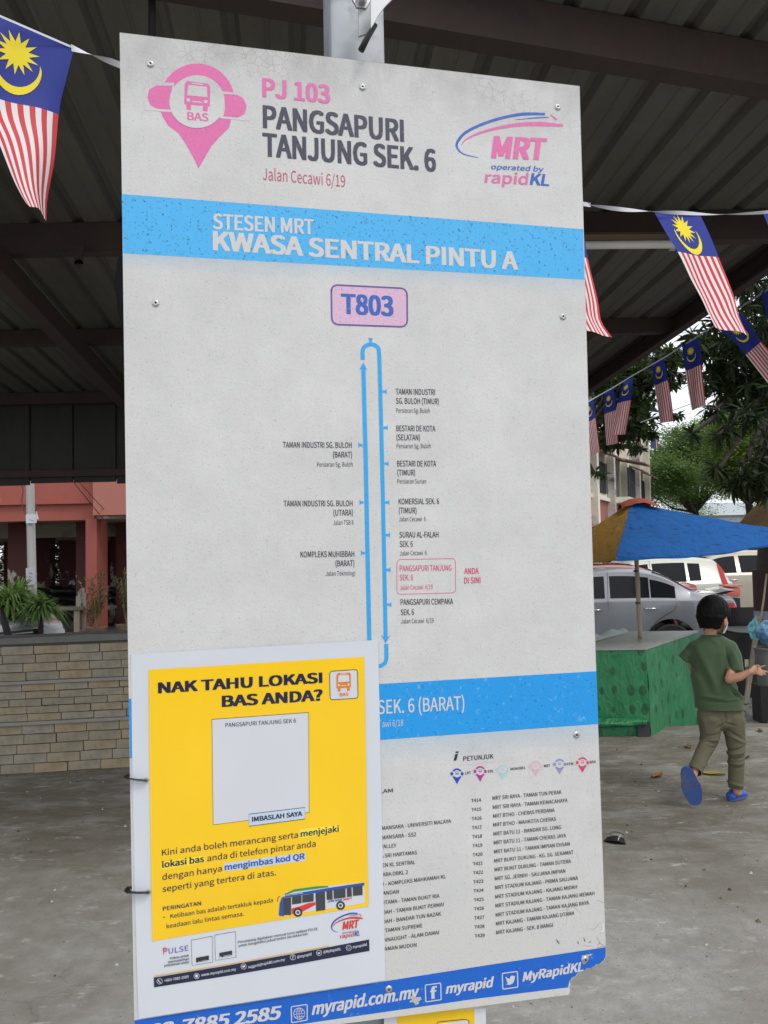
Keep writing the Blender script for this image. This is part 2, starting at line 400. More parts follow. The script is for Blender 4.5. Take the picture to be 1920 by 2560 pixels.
def board_mat():
    n=N('board_white_vinyl');P=n.co.outputs['Object']
    a=n.noise(330,4,.6,P);b=n.noise(11,8,.7,P);s=n.noise(520,3,.75,P);st=n.noise(60,6,.7,P,(1,1,2.4))
    k=n.mix(n.ramp(b,.32,.68),(.565,.565,.56),(.655,.655,.645))
    k=n.mix(n.ramp(s,.60,.68,0,.6),k,(.25,.25,.24))
    k=n.mix(n.ramp(st,.66,.76,0,.28),k,(.42,.41,.39))
    sep=n.n('ShaderNodeSeparateXYZ');n.l(P,sep.inputs[0])
    top=n.ramp(sep.outputs[2],BP(900,330).z,BP(900,170).z);gr=n.noise(14,8,.75,P,(1,1,.6))
    k=n.mix(n.mul(n.mul(n.ramp(gr,.35,.65),top),.55),k,(.30,.30,.285))
    # crazed film near the top edge and the lower right corner
    v=n.n('ShaderNodeTexVoronoi',feature='DISTANCE_TO_EDGE');v.inputs['Scale'].default_value=95;n.l(P,v.inputs[0])
    cr_=n.ramp(v.outputs[0],.0,.05,1,0);cm=n.mul(n.mul(cr_,top),n.ramp(n.noise(16,3,.5,P),.5,.6))
    k=n.mix(n.mul(cm,.6),k,(.26,.25,.23))
    low=n.ramp(sep.outputs[2],BP(1400,2050).z,BP(1400,2330).z);rt=n.ramp(sep.outputs[0],BP(1250,2200).x,BP(1500,2200).x)
    v2=n.n('ShaderNodeTexVoronoi',feature='DISTANCE_TO_EDGE');v2.inputs['Scale'].default_value=38;n.l(P,v2.inputs[0])
    c2=n.mul(n.mul(n.ramp(v2.outputs[0],0,.02,1,0),n.mul(low,rt)),n.ramp(n.noise(30,3,.6,P),.52,.58))
    k=n.mix(c2,k,(.18,.16,.13))
    for za,zb in ((BP(880,666).z,BP(880,706).z),(BP(1200,1831).z,BP(1200,1890).z)):
        fd_=n.mul(n.mul(n.ramp(sep.outputs[2],zb,za),n.ramp(sep.outputs[2],za+.006,za+.002)),n.ramp(a,.3,.6,.5,1));k=n.mix(n.mul(fd_,.5),k,(.30,.47,.62))
    # yellowed film low on the right
    k=n.mix(n.mul(n.mul(low,n.ramp(b,.4,.6)),.3),k,(.50,.48,.38))
    n.col(k);n.rough(.42);n.b.inputs['Specular IOR Level'].default_value=.3
    n.bump(n.mix(.35,a,st),.6,.0008);return n.m
sign=thing('bus_route_board','tall white bus route board with sky blue bands and torn lower right corner','sign board',(BP(900,1400).x,BP(900,1400).y,0))
tear=[z4(*p) for p in ((1407,1805),(1396,1828),(1385,1836),(1372,1850),(1350,1853),(1338,1866),(1312,1878),(1296,1876),(1278,1893),(1262,1891),(1240,1903),(1225,1925),(1206,1932),(1188,1957),(1194,1975),(1186,1992),(1192,2010),(1183,2036))]
outl=[(299,81),(1449,215),(1452,330),(1459,560),(1467,860),(1475,1160),(1484,1480),(1493,1750),(1502,2000)]+tear+[(1000,2541),(700,2580),(337,2632),(326,2000),(318,1500),(311,950),(305,500)]
bp=[BP(*p) for p in outl]
bd=board_mat();mb=MB();mb.poly(bp,-PN*.004);mb.build('panel',bd,sign)
mb=MB()                                # bright cut edge along the top and the sides
for a,b in list(zip(bp[-1:]+bp[:8],bp[:9])):
    mb.add([a+PN*.0002,b+PN*.0002,b-PN*.004+ (b-BP(900,1300)).normalized()*.0004,a-PN*.004+(a-BP(900,1300)).normalized()*.0004],[(0,1,2,3)])
mb.build('panel_edge',M('cut_edge',(.6,.6,.6),.5),sign)
# ---- flat print helpers: outlines in the board plane
LY=.00012
def area(pts,off):return [BP(x,y,off) for x,y in pts]
def fill(name,pts,mt,layer=1,root=None,base=0.0):
    return MB().poly(area(pts,base+LY*layer)).build(name,mt,root or sign)
def stroke_pts(pts,ws):
    L=[];Rr=[];n=len(pts)
    for i,(x,y) in enumerate(pts):
        a=pts[max(0,i-1)];b=pts[min(n-1,i+1)];dx,dy=b[0]-a[0],b[1]-a[1];l=math.hypot(dx,dy) or 1;w=(ws[i] if isinstance(ws,(list,tuple)) else ws)/2
        L.append((x-dy/l*w,y+dx/l*w));Rr.append((x+dy/l*w,y-dx/l*w))
    return L,Rr
def stroke(name,pts,ws,mt,layer=2,root=None,base=0.0,closed=False):
    if closed:pts=list(pts)+[pts[0],pts[1]]
    L,Rr=stroke_pts(pts,ws);mb=MB();A=area(L,base+LY*layer);B=area(Rr,base+LY*layer);n=len(A)
    mb.add(A+B,[(i,i+1,n+i+1,n+i) for i in range(n-1)]);return mb.build(name,mt,root or sign)
def disc(c,r,n=28,ry=None,a0=0,a1=360,skew=0):
    ry=ry or r;return [(c[0]+r*math.cos(R(a0+(a1-a0)*k/n)),c[1]+ry*math.sin(R(a0+(a1-a0)*k/n))+skew*r*math.cos(R(a0+(a1-a0)*k/n))) for k in range(n+(0 if a1-a0==360 else 1))]
def rquad(c,rad,n=5):                  # rounded quad through four corners (clockwise from top left)
    out=[]
    for i in range(4):
        p=Vector(c[i]);a=(Vector(c[i-1])-p);b=(Vector(c[(i+1)%4])-p)
        A=p+a.normalized()*rad;B=p+b.normalized()*rad
        for k in range(n+1):
            t=k/n;q=A*(1-t)**2+p*2*t*(1-t)+B*t*t;out.append((q.x,q.y))
    return out
FONT=None
try:
    import os
    fp=os.path.join(bpy.utils.system_resource('DATAFILES'),'fonts','Noto Sans CJK Regular.woff2')
    if os.path.exists(fp):FONT=bpy.data.fonts.load(fp)
except Exception:FONT=None
def glyphs(s,bold):
    c=bpy.data.curves.new('t','FONT');c.body=s;c.size=1;c.offset=bold;c.resolution_u=3
    if FONT:c.font=FONT
    o=bpy.data.objects.new('t',c);sc.collection.objects.link(o)
    dg=bpy.context.evaluated_depsgraph_get();me=bpy.data.meshes.new_from_object(o.evaluated_get(dg))
    bpy.data.objects.remove(o);return me
_cap={}
def cap(b):
    if b not in _cap:
        me=glyphs('H',b);_cap[b]=max(v.co.y for v in me.vertices)-min(0,0);bpy.data.meshes.remove(me)
    return _cap[b]
def text(s,p0,p1,caph,mt,bold=.0,shear=0,layer=3,root=None,base=0.0,name='lettering'):
    me=glyphs(s,0);off=base+LY*layer
    A=BP(*p0,off);B=BP(*p1,off);T=BP(p0[0],p0[1]-caph,off)
    xs=[v.co.x for v in me.vertices];x0,x1=min(xs),max(xs);ch=cap(0);up=-BD*(T-A).length;e=B-A
    ew=e.normalized()*up.length;vs=[v.co.copy() for v in me.vertices];fs=[tuple(p.vertices) for p in me.polygons]
    bpy.data.meshes.remove(me);mb=MB();b=max(bold,0)*ch/.72
    sh=[(0,0)] if bold<.004 else [(-b,-b*.45),(b,-b*.45),(-b,b*.45),(b,b*.45),(0,0)] 
    wid=(x1-x0)+2*b;sc_y=1/(1+.9*b/ch)
    for k,(dx,dy) in enumerate(sh):
        o=PN*(.000015*k)
        mb.add([A+o+e*((v.x+dx-x0+b)/wid)+(up+ew*shear)*((v.y+dy+.45*b)/ch*sc_y) for v in vs],fs)
    return mb.build(name,mt,root or sign)
PINK=worn('print_pink',lin((220,110,168)),.35);CHAR=worn('print_charcoal',lin((62,62,80)),.3);REDT=worn('print_dull_red',lin((190,84,105)),.3)
SKY1=worn('print_sky_blue',lin((70,178,237)),1.0,under=(.05,.24,.42),dark=.3,sc_=300);SKY2=worn('print_deep_sky_blue',lin((28,152,228)),.9,under=(.20,.48,.66),dark=.6,sc_=300)
SKYL=worn('print_line_blue',lin((48,165,228)),.5,under=(.10,.38,.6))
WHT=worn('print_white',(.62,.62,.62),.25);LILAC=worn('print_lilac',lin((216,180,205)),.5,under=(.6,.45,.5));PURP=worn('print_purple',lin((104,84,150)),.3)
BLUE=worn('print_blue',lin((52,98,185)),.4);MAG=worn('print_magenta',lin((216,64,110)),.2);BLK=worn('print_black',(.03,.03,.04),.2)
ROYAL=worn('print_royal_blue',lin((20,98,198)),.35,under=(.25,.42,.7),sc_=200,dark=.6);RED=worn('print_red',lin((200,50,80)),.2)
# pin logo
def P1(l):return [z1(*p) for p in l]
c1=z1(289,264)
pin=disc(c1,128*.7355,40,130*.7355,158,382)+P1([(398,352),(365,385),(338,415),(318,450),(294,491),(274,450),(252,410),(226,372),(190,345)])
fill('pin_mark',pin,PINK,1)
fill('pin_gap',P1([(110,197),(212,200),(212,300),(110,293)]),bd,2);fill('pin_gap',P1([(368,228),(470,240),(470,330),(366,320)]),bd,2)
fill('pin_lobe',P1([(150,209),(206,209),(200,235),(197,262),(200,291),(150,287),(130,275),(120,250),(126,223)]),PINK,3)
fill('pin_lobe',P1([(374,237),(425,240),(446,252),(458,278),(451,305),(428,318),(378,314),(384,288),(383,262)]),PINK,3)
fill('pin_disc',disc(c1,94*.7355,36,90*.7355),bd,4)
def bus_icon(T,mt,wh,layer,root=None,base=0.0,nm='bus_icon'):
    f=lambda pts,m,l:fill(nm,[T(*p) for p in pts],m,l,root,base)
    f([(.08,.0),(.92,.02),(1,.12),(1,.82),(.0,.82),(.0,.12)],mt,layer)
    f([(.14,.13),(.87,.14),(.90,.50),(.11,.50)],wh,layer+1);f([(.28,.04),(.72,.05),(.72,.09),(.28,.085)],wh,layer+1)
    f([(.08,.62),(.20,.60),(.24,.70),(.12,.72)],wh,layer+1);f([(.92,.62),(.80,.60),(.76,.70),(.88,.72)],wh,layer+1)
    f([(.32,.68),(.68,.68),(.68,.72),(.32,.72)],wh,layer+1)
    f([(.08,.82),(.27,.82),(.27,1),(.08,1)],mt,layer);f([(.73,.82),(.92,.82),(.92,1),(.73,1)],mt,layer)
bus_icon(lambda u,v:z1(247+87*u-2*v,193+97*v+8*u),PINK,bd,5)
text('BAS',z1(256,326),z1(328,331),27*.7355,PINK,.03,0,5)
text('PJ 103',z1(511,247),z1(742,271),64*.7355,PINK,.042)
text('PANGSAPURI',z1(513,353),z1(993,401),78*.7355,CHAR,.042)
text('TANJUNG SEK. 6',z1(512,449),z1(1102,503),80*.7355,CHAR,.042)
text('Jalan Cecawi 6/19',z1(513,529),z1(793,554),40*.7355,REDT,.0)
# operator logo
def swoosh(T,b,r,layer,root=None,base=0.0,s=1.0):
    def S(pts,ws,m,l):
        c=cr([Vector((x,y,0)) for x,y in pts],5);n=len(c)-1
        wi=[]
        for i in range(n+1):
            t=i/n*(len(ws)-1);k=min(int(t),len(ws)-2);wi.append((ws[k]+(ws[k+1]-ws[k])*(t-k))*s)
        stroke('logo_swoosh',[T(p.x,p.y) for p in c],wi,m,l,root,base)
    S([(1472,306),(1400,306),(1330,318),(1260,340),(1203,368),(1176,398),(1173,420),(1195,442),(1245,454)],[6,8,7,7,7,7,5,3,1],b,layer)
    S([(1533,345),(1460,340),(1380,342),(1300,356),(1240,374),(1200,395),(1186,414)],[6,11,9,7,5,3,1],r,layer)
    S([(1372,325),(1440,319),(1484,317)],[1,3,2],b,layer)
    S([(1490,308),(1512,326)],[3,5],r,layer)
swoosh(lambda x,y:z1(x,y),BLUE,PINK,2)
text('MRT',z1(1288,456),z1(1470,463),76*.7355,PINK,.055,.16)
text('operated by',z1(1287,493),z1(1465,502),17*.7355,BLUE,.02,.25)
text('rapid',z1(1266,539),z1(1412,546),38*.7355,PINK,.025,.15);text('KL',z1(1420,546),z1(1485,551),40*.7355,BLUE,.04,.2)
# blue band 1
fill('blue_band',[(304,485),(1458,573),(1461,699),(308,633)],SKY1,1)
text('STESEN MRT',z1(343,697),z1(687,716),53*.7355,WHT,.036);text('KWASA SENTRAL PINTU A',z1(343,769),z1(1381,836),66*.7355,WHT,.045)
def fade(name,quad,depth,mt,n=6):
    pass
# T803
T8=[z2(730,44),z2(992,57),z2(993,190),z2(732,181)]
fill('route_box',rquad(T8,18),LILAC,1);rq=rquad(T8,18);stroke('route_box_outline',rq,4.2,PURP,2,closed=True)
text('T803',z2(765,144),z2(946,153),70*.7234,BLUE,.045)
# route line
def S2(pts,w_=14,l=2):stroke('route_line',[z2(*p) for p in pts],w_*.7234,SKYL,l)
S2([(862,1285),(856,1000),(849,640),(841,330)],15)
S2([(839,303),(838,278)]+[(867-28*math.cos(R(a)),272-22*math.sin(R(a))) for a in range(10,180,17)]+[(896,290),(902,500),(909,800),(915,1100),(918,1262)],14)
S2([(920,1285),(921,1335),(917,1350),(905,1360),(885,1364)],14)
fill('arrow',[z2(*p) for p in ((841,312),(854,338),(846,334),(836,334),(827,338))],SKYL,3);fill('arrow',[z2(*p) for p in ((918,1283),(902,1254),(912,1261),(926,1261),(935,1254))],SKYL,3)
fill('arrow',[z2(*p) for p in ((832,306),(838,296),(846,306),(846,290),(832,290))],SKYL,3)
def stop(x,y,s):
    fill('stop_mark',[z2(*p) for p in ((x,y-4),(x+s*9,y-4),(x+s*14,y-9),(x+s*14,y+9),(x+s*9,y+4),(x,y+4))][::1],SKYL,3)
for x,y in ((908,413),(911,538),(914,662),(917,796),(919,909),(921,1029),(924,1149)):stop(x,y,1)
for x,y in ((838,598),(842,796),(847,971)):stop(x,y,-1)
fill('stop_mark',[z2(*p) for p in ((862,248),(862,238),(858,228),(874,228),(870,238),(870,248))],SKYL,3)
def t2(s,x0,y0,x1,y1,c,mt=BLK,b=.008):text(s,z2(x0,y0),z2(x1,y1),c*.7234,mt,b)
for s,x0,y0,x1,y1 in (('TAMAN INDUSTRI',953,423,1089,425),('SG. BULOH (TIMUR)',954,455,1102,457),('BESTARI DE KOTA',955,550,1090,551),('(SELATAN)',956,581,1037,582),('BESTARI DE KOTA',958,672,1093,672),('(TIMUR)',959,703,1020,703),('KOMERSIAL SEK. 6',963,803,1103,802),('(TIMUR)',964,834,1025,834),('SURAU AL-FALAH',966,918,1101,917),('SEK. 6',967,950,1012,950),('PANGSAPURI CEMPAKA',970,1151,1151,1148),('SEK. 6',971,1186,1016,1185),('TAMAN INDUSTRI SG. BULOH',563,607,801,608),('(BARAT)',736,641,802,641),('TAMAN INDUSTRI SG. BULOH',566,810,804,809),('(UTARA)',738,842,805,841),('KOMPLEKS MUHIBBAH',624,986,810,984),('(BARAT)',745,1017,810,1016)):t2(s,x0,y0,x1,y1,20,BLK,.014)
for s,x0,y0,x1,y1 in (('Persiaran Sg. Buloh',955,486,1071,487),('Persiaran Sg. Buloh',956,609,1074,609),('Persiaran Surian',959,731,1058,731),('Jalan Cecawi  6',964,862,1057,861),('Jalan Cecawi  6',967,980,1060,978),('Jalan Cecawi  6/19',971,1215,1084,1212),('Persiaran Sg. Buloh',681,673,804,672),('Jalan TSB 8',737,874,807,873),('Jalan Teknologi',711,1050,813,1048)):t2(s,x0,y0,x1,y1,15.5,BLK,.0)
for s,x0,y0,x1,y1,c,b in (('PANGSAPURI TANJUNG',967,1034,1146,1032,20,.005),('SEK. 6',967,1066,1013,1065,20,.005),('Jalan Cecawi  6/19',967,1099,1081,1095,15.5,-.003),('ANDA',1190,1044,1240,1043,21,.02),('DI SINI',1190,1077,1246,1075,21,.02)):t2(s,x0,y0,x1,y1,c,MAG,b)
stroke('here_box',rquad([z2(957,994),z2(1159,990),z2(1160,1109),z2(957,1114)],10),1.3,MAG,2,closed=True)
# blue band 2
fill('blue_band',[(322,1747),(1491,1678),(1496,1810),(325,1896)],SKY2,1)
text('SEK. 6 (BARAT)',z4(36,350),z4(556,322),84*.4159,WHT,.015);text('awi 6/18',z4(62,428),z4(188,419),38*.4159,WHT,.0)
# key of symbols
text('i',z4(489,629),z4(509,628),52*.4159,BLK,.03,.3);text('PETUNJUK',z4(549,632),z4(731,616),28*.4159,BLK,.02)
stroke('key_rule',[z4(530,657),z4(860,624)],.6,LILAC)
paleC=worn('print_pale_cyan',lin((170,205,212)),.3);paleP=worn('print_pale_pink',lin((222,175,185)),.3);paleV=worn('print_pale_violet',lin((140,145,190)),.3);magv=worn('print_plum',lin((176,52,140)),.3);RB=worn('print_pin_blue',lin((28,72,180)),.3)
for cx,cy,ty,mt in ((511,708,771,RB),(650,694,757,magv),(784,686,748,paleC),(984,663,726,paleP),(1128,651,712,paleV),(1265,641,702,MAG)):
    c=z4(cx,cy);s=.4159
    fill('key_pin',disc(c,31*s,20,33*s,150,390)+[z4(cx+14,cy+36),z4(cx+1,ty),z4(cx-14,cy+38)],mt,2)
    for sd_ in(-1,1):
        fill('key_pin_gap',[z4(cx+sd_*20,cy-14),z4(cx+sd_*40,cy-14),z4(cx+sd_*40,cy+16),z4(cx+sd_*20,cy+16)],bd,3)
        fill('key_pin_lobe',disc(z4(cx+sd_*31,cy),9*s,10,11*s),mt,4)
    fill('key_pin_disc',disc(c,22*s,18,22*s),bd,5)
    bus_icon(lambda u,v:z4(cx-9+18*u,cy-14+20*v),mt,bd,6,nm='key_pin_icon')
for s,x0,y0,x1,y1 in (('LRT',560,713,595,709),('ERL',697,702,732,698),('MONOREL',833,688,924,679),('MRT',1034,669,1072,666),('KTM',1171,658,1210,655),('BAS',1309,646,1345,643)):text(s,z4(x0,y0),z4(x1,y1),16*.4159,BLK,.02)
t4=lambda s,x0,y0,x1,y1,c=23,b=.014:text(s,z4(x0,y0),z4(x1,y1),c*.4159,BLK,b)
for s,x0,y0,x1,y1 in (('LAM',46,826,126,819),('AMANSARA - UNIVERSITI MALAYA',40,1049,476,1003),('AMANSARA - SS2',40,1105,266,1083),('VALLEY',52,1158,147,1150),('A SRI HARTAMAS',52,1214,270,1192),('EN KL SENTRAL',64,1270,260,1250),('ARA DBKL 2',64,1326,216,1310),('N - KOMPLEKS MAHKAMAH KL',56,1385,445,1336),('ANDAN',66,1438,161,1427),('RTAMA - TAMAN BUKIT RIA',62,1495,406,1452),('DAH - TAMAN BUKIT PERMAI',66,1553,431,1504),('DAH - BANDAR TUN RAZAK',66,1609,416,1560),('TAMAN SUPREME',78,1662,304,1631),('NNAUGHT - ALAM DAMAI',72,1719,403,1672),('AMAN MUDUN',74,1773,268,1747)):t4(s,x0,y0,x1,y1)
for i in range(16):t4('T%d'%(414+i),597+21*i/15,880+i*54.2,656+22*i/15,875+i*54.2,20,.02)
nm_=['MRT SRI RAYA - TAMAN TUN PERAK','MRT SRI RAYA - TAMAN KEMACAHAYA','MRT BTHO - CHERAS PERDANA','MRT BTHO - MAHKOTA CHERAS','MRT BATU 11 - BANDAR SG. LONG','MRT BATU 11 - TAMAN CHERAS JAYA','MRT BATU 11 - TAMAN IMPIAN EHSAN','MRT BUKIT DUKUNG - KG. SG. SEKAMAT','MRT BUKIT DUKUNG - TAMAN SUTERA','MRT SG. JERNIH - SAUJANA IMPIAN','MRT STADIUM KAJANG - PRIMA SAUJANA','MRT STADIUM KAJANG - KAJANG MIDAH','MRT STADIUM KAJANG - TAMAN KAJANG MEWAH','MRT STADIUM KAJANG - TAMAN KAJANG RAYA','MRT KAJANG - TAMAN KAJANG UTAMA','MRT KAJANG - SEK. 8 BANGI']
X1=[1140,1176,1098,1106,1137,1167,1189,1211,1196,1162,1239,1233,1337,1305,1217,1087];YA=[866,921,974,1027,1081,1134,1188,1243,1296,1350,1404,1459,1513,1568,1621,1674];YB=[829,878,937,990,1040,1090,1140,1190,1244,1303,1345,1398,1437,1493,1556,1628]
for i in range(16):t4(nm_[i],725+22*i/15,YA[i],X1[i],YB[i])
# royal blue footer
tr=tear[:-1]
fill('footer_band',[(336,2551),(963,2453),z4(700,1857),(1514,2368)]+[(x-1,y) for x,y in tear[:14]]+[z4(1180,1992),z4(600,2064),(700,2568),(337,2621)],ROYAL,1)
sx=dict(mt=WHT)
text('603-7885 2585',(340,2600),(700,2547),34,WHT,.045,.2);
def icon_box(c,s=2.6):
    stroke('icon_frame',rquad(c,3),s,WHT,3,closed=True)
D=1.1573
gb=[(728,2517),(768,2511),(768,2550),(729,2557)];icon_box(gb)
gc=(748,2534)
stroke('globe_line',disc(gc,14,20),1.6,WHT,3,closed=True);stroke('globe_line',disc(gc,6,16,14),1.3,WHT,4,closed=True);stroke('globe_line',[(748,2520),(748,2548)],1.3,WHT,5)
for dy in(-6,1,8):stroke('globe_line',[(735,2534+dy+1),(761,2534+dy-2)],1.2,WHT,6)
text('myrapid.com.my',(779,2538),(1044,2494),31,WHT,.045,.22)
icon_box([z4(320,1978),z4(413,1966),z4(416,2066),z4(323,2079)]);text('f',z4(350,2064),z4(392,2058),70*.4159,WHT,.05)
text('myrapid',z4(442,2032),z4(722,1990),60*.4159,WHT,.045,.22)
icon_box([z4(783,1908),z4(874,1896),z4(877,1990),z4(786,2003)])
fill('bird_icon',[z4(*p) for p in ((804,1926),(816,1938),(829,1940),(830,1930),(838,1921),(849,1921),(856,1926),(862,1921),(858,1932),(856,1950),(846,1968),(828,1977),(805,1974),(818,1966),(808,1958),(814,1955),(803,1943),(809,1944),(803,1934))],WHT,3)
text('MyRapidKL',z4(904,1958),z4(1270,1893),56*.4159,WHT,.045,.22)
# glue residue and scuffs
res=M('torn_paper_residue',(.45,.45,.43),.9)
fill('paper_residue',[z4(*p) for p in ((222,2052),(245,2040),(262,2052),(290,2048),(300,2062),(280,2078),(282,2090),(262,2100),(250,2082),(232,2080),(240,2066))],res,5)
fill('paper_residue',[z4(*p) for p in ((1262,1800),(1290,1795),(1330,1788),(1315,1800),(1298,1808),(1305,1820),(1285,1850),(1268,1852),(1258,1825))],res,5)
fill('paper_residue',[z4(*p) for p in ((1384,1610),(1392,1605),(1394,1655),(1380,1662),(1372,1655),(1386,1648))],M('bare_panel_core',(.75,.75,.76),.5),5)
for pl in ([(1105,1700),(1118,1712),(1128,1728),(1122,1730),(1112,1716)],[(1270,1690),(1278,1700),(1284,1718),(1278,1716)],[(1238,1710),(1243,1728),(1240,1735),(1235,1720)],[(1305,1720),(1320,1712),(1308,1726)]):
    fill('film_crack',[z4(*p) for p in pl],M('film_crack',(.12,.11,.09),.8),4)
# rivets
rivm=M('rivet_steel',(.5,.5,.5),.32,.85,.1,60);holem=M('rivet_hole',(.02,.02,.02),.8)
cols=Matrix((BE.normalized(),-BD,PN)).transposed()
for p in ((376,160),(906,218),(1394,268),(389,758),(1407,792),(1441,1837),(1463,2399),(972,2473)):
    c=BP(*p);mb=MB();mb.lathe(c,[(.0046,0),(.0046,.0004),(.0040,.0012),(.0030,.0017),(.0022,.0019),(.0014,.0016)],20,'Z',0,cols);r_=mb.build('rivet',rivm,sign,True,35)
    mb=MB();mb.lathe(c,[(.0015,.0015),(.0,.0014)],12,'Z',0,cols);mb.build('rivet_hole',holem,r_)
# ---- steel post, brackets, upper sign
pc=BP(884,150,-.004-.068);post=thing('sign_post','square galvanised steel post standing behind the route board','post',(pc.x,pc.y+.0,0))
pr=Matrix.Rotation(yaw,3,'Z')
MB().box((pc.x,pc.y+.0,1.65),(.074,.074,3.3),pr,bev=.006).build('shaft',postm,post,True,30)
MB().box((pc.x,pc.y,.006),(.2,.2,.012),pr,bev=.003).build('base_plate',postm,post)
for p in ((900,200),(930,2440)):
    c=BP(p[0],p[1],-.013);MB().box(c+BN*.008,(.30,.03,.04),pr,bev=.002).build('mounting_rail',postm,post)
# bracket plate with bolt and brace at the top of the frame
up_=thing('route_flag_sign','edge of a grey sign plate bolted to the post above the board','sign plate',BP(905,40,.0))
q7=Zf(760,0,.6992)
gal=M('pale_bracket_steel',(.50,.52,.53),.4,.5)
mb=MB();a=[BP(*q7(*p),.006) for p in ((196,-60),(240,-60),(240,100),(232,118),(196,128))];mb.poly(a,-PN*.004);mb.build('bracket',M('bracket_steel',(.36,.38,.39),.45,.7),up_)
a=[BP(*q7(*p),.03) for p in ((238,-60),(330,-60),(316,0),(288,28),(262,62),(247,92),(238,104))]
mb=MB();mb.poly(a,PN*.003);mb.build('plate',gal,up_,False)
mb=MB();mb.tube([BP(*q7(256,88),.02),BP(*q7(228,132),.02),BP(*q7(204,180),.02)],[.003,.0038,.0042],10);mb.build('brace_rod',M('dark_rod',(.02,.02,.022),.5,.4),up_,True)
mb=MB();mb.lathe(BP(*q7(203,6),.004),[(0,.012),(.006,.012),(.0075,.010),(.0075,.004),(.012,.004),(.012,0)],6,'Z',0,cols);mb.build('bolt',rivm,up_)
# yellow notice below the board
nt_=thing('yellow_notice','yellow notice with a white margin fixed to the post just below the board','notice',BP(1100,2600,-.01))
NB=-.008
fill('sheet',[(960,2545),(1214,2520),(1222,2860),(960,2900)],M('notice_paper',(.62,.64,.68),.35,dirt=None),0,nt_,NB)
fill('printed_field',[z4(150,2145),z4(615,2120),z4(628,2900),z4(150,2900)],M('notice_yellow',lin((232,190,28)),.35),2,nt_,NB)
stroke('icon_frame',[z4(*p) for p in ((385,2290),(388,2215),(396,2200),(560,2184),(582,2192),(586,2290))],1.8,BLK,4,nt_,NB)
fill('icon_field',[z4(*p) for p in ((392,2290),(394,2214),(560,2190),(580,2196),(582,2290))],M('notice_white',(.6,.62,.64),.35),3,nt_,NB)
# ================================================================ LAMINATED POSTER
PB=.0035
poster=thing('bus_tracking_poster','laminated yellow NAK TAHU LOKASI BAS ANDA poster tied to the route board','poster',BP(640,2560,PB))
pap=N('laminated_paper');g=pap.noise(7,4,.5);pap.col(pap.mix(g,(.60,.64,.70),(.68,.71,.76)));pap.rough(.16);pap.b.inputs['Coat Weight'].default_value=.5;pap.b.inputs['Coat Roughness'].default_value=.08
pap.bump(pap.noise(5,3,.5),.35,.006);pap=pap.m
def bil(c,u,v):
    a=Vector(c[0]).lerp(Vector(c[1]),u);b=Vector(c[3]).lerp(Vector(c[2]),u);return a.lerp(b,v)
PC=[z3(40,127),z3(1433,45),z3(1475,1965),z3(82,2183)]
mb=MB();nu,nv=12,16
def PS(off):
    def f(u,v):
        p=bil(PC,u,v);x=p.x-2.5*math.sin(math.pi*v)*(1-u)*1.4
        cur=-.0022*max(0,abs(2*u-1)-.9)*10
        return BP(x,p.y,PB+off+.0+cur)
    return f
mb.grid(PS(0),nu,nv);mb.grid(PS(-.0006),nu,nv)
F,Bk=PS(0),PS(-.0006);mb.grid(lambda u,v:F(0,u) if v<.5 else Bk(0,u),16,1);mb.grid(lambda u,v:F(1,u) if v<.5 else Bk(1,u),16,1);mb.grid(lambda u,v:F(u,0) if v<.5 else Bk(u,0),12,1);mb.grid(lambda u,v:F(u,1) if v<.5 else Bk(u,1),12,1)
mb.build('sheet',pap,poster,True,40)
def gl(name,c,r=.2,var=.05,mottle=0):
    if name in _mc:return _mc[name]
    n=N(name);f=n.noise(6,5,.6,None,(1,1,.4));k=n.mix(n.ramp(f,.3,.7),c,tuple(v*(1-var) for v in c))
    if mottle:
        k=n.mix(n.ramp(n.noise(3.2,4,.55),.45,.7,0,mottle),k,tuple(v*.72 for v in c))
    n.col(k);n.rough(r);n.b.inputs['Coat Weight'].default_value=.5;n.b.inputs['Coat Roughness'].default_value=.08
    n.bump(n.noise(5,3,.5),.35,.006);_mc[name]=n.m;return n.m
YEL=gl('poster_yellow',lin((255,208,22)),.22,.08,.35);NAVY=gl('poster_navy',lin((28,34,66)));PWH=gl('poster_white',(.66,.68,.72));ORG=gl('poster_orange',lin((228,128,40)))
PBL=gl('poster_pale_blue',lin((196,214,232)));LYE=gl('poster_highlight',lin((250,228,70)));DRK=gl('poster_black',(.03,.03,.04));PRED=gl('poster_red',lin((214,62,52)));PBLU=gl('poster_blue',lin((44,84,168)));PGRN=gl('poster_green',lin((48,150,84)));WIN=gl('poster_window_grey',lin((62,66,72)));PPK=gl('poster_pink',lin((225,60,110)))
def f3(nm,pts,mt,l=1):return fill(nm,[z3(*p) for p in pts],mt,l+2,poster,PB)
def s3(nm,pts,w_,mt,l=2,closed=False):return stroke(nm,[z3(*p) for p in pts],w_*.4431,mt,l+2,poster,PB,closed)
def t3(s,x0,y0,x1,y1,c,mt=NAVY,b=.0,sh=0,l=4):return text(s,z3(x0,y0),z3(x1,y1),c*.4431,mt,b,sh,l+2,poster,PB)
f3('yellow_field',((140,213),(500,192),(900,167),(1355,140),(1362,500),(1372,1100),(1380,1548),(1000,1605),(560,1678),(160,1745),(150,1200),(143,700)),YEL,1)
t3('NAK TAHU LOKASI',192,347,1120,287,62,NAVY,.05);t3('BAS ANDA?',552,424,1122,386,64,NAVY,.05)
f3('icon_tile',[((p[0]-310)/.4431,(p[1]-1580)/.4431) for p in rquad([z3(1160,222),z3(1317,211),z3(1321,373),z3(1163,383)],8)],PWH,2);q=rquad([z3(1160,222),z3(1317,211),z3(1321,373),z3(1163,383)],8)
stroke('icon_tile_outline',q,1.6,NAVY,6,poster,PB,True)
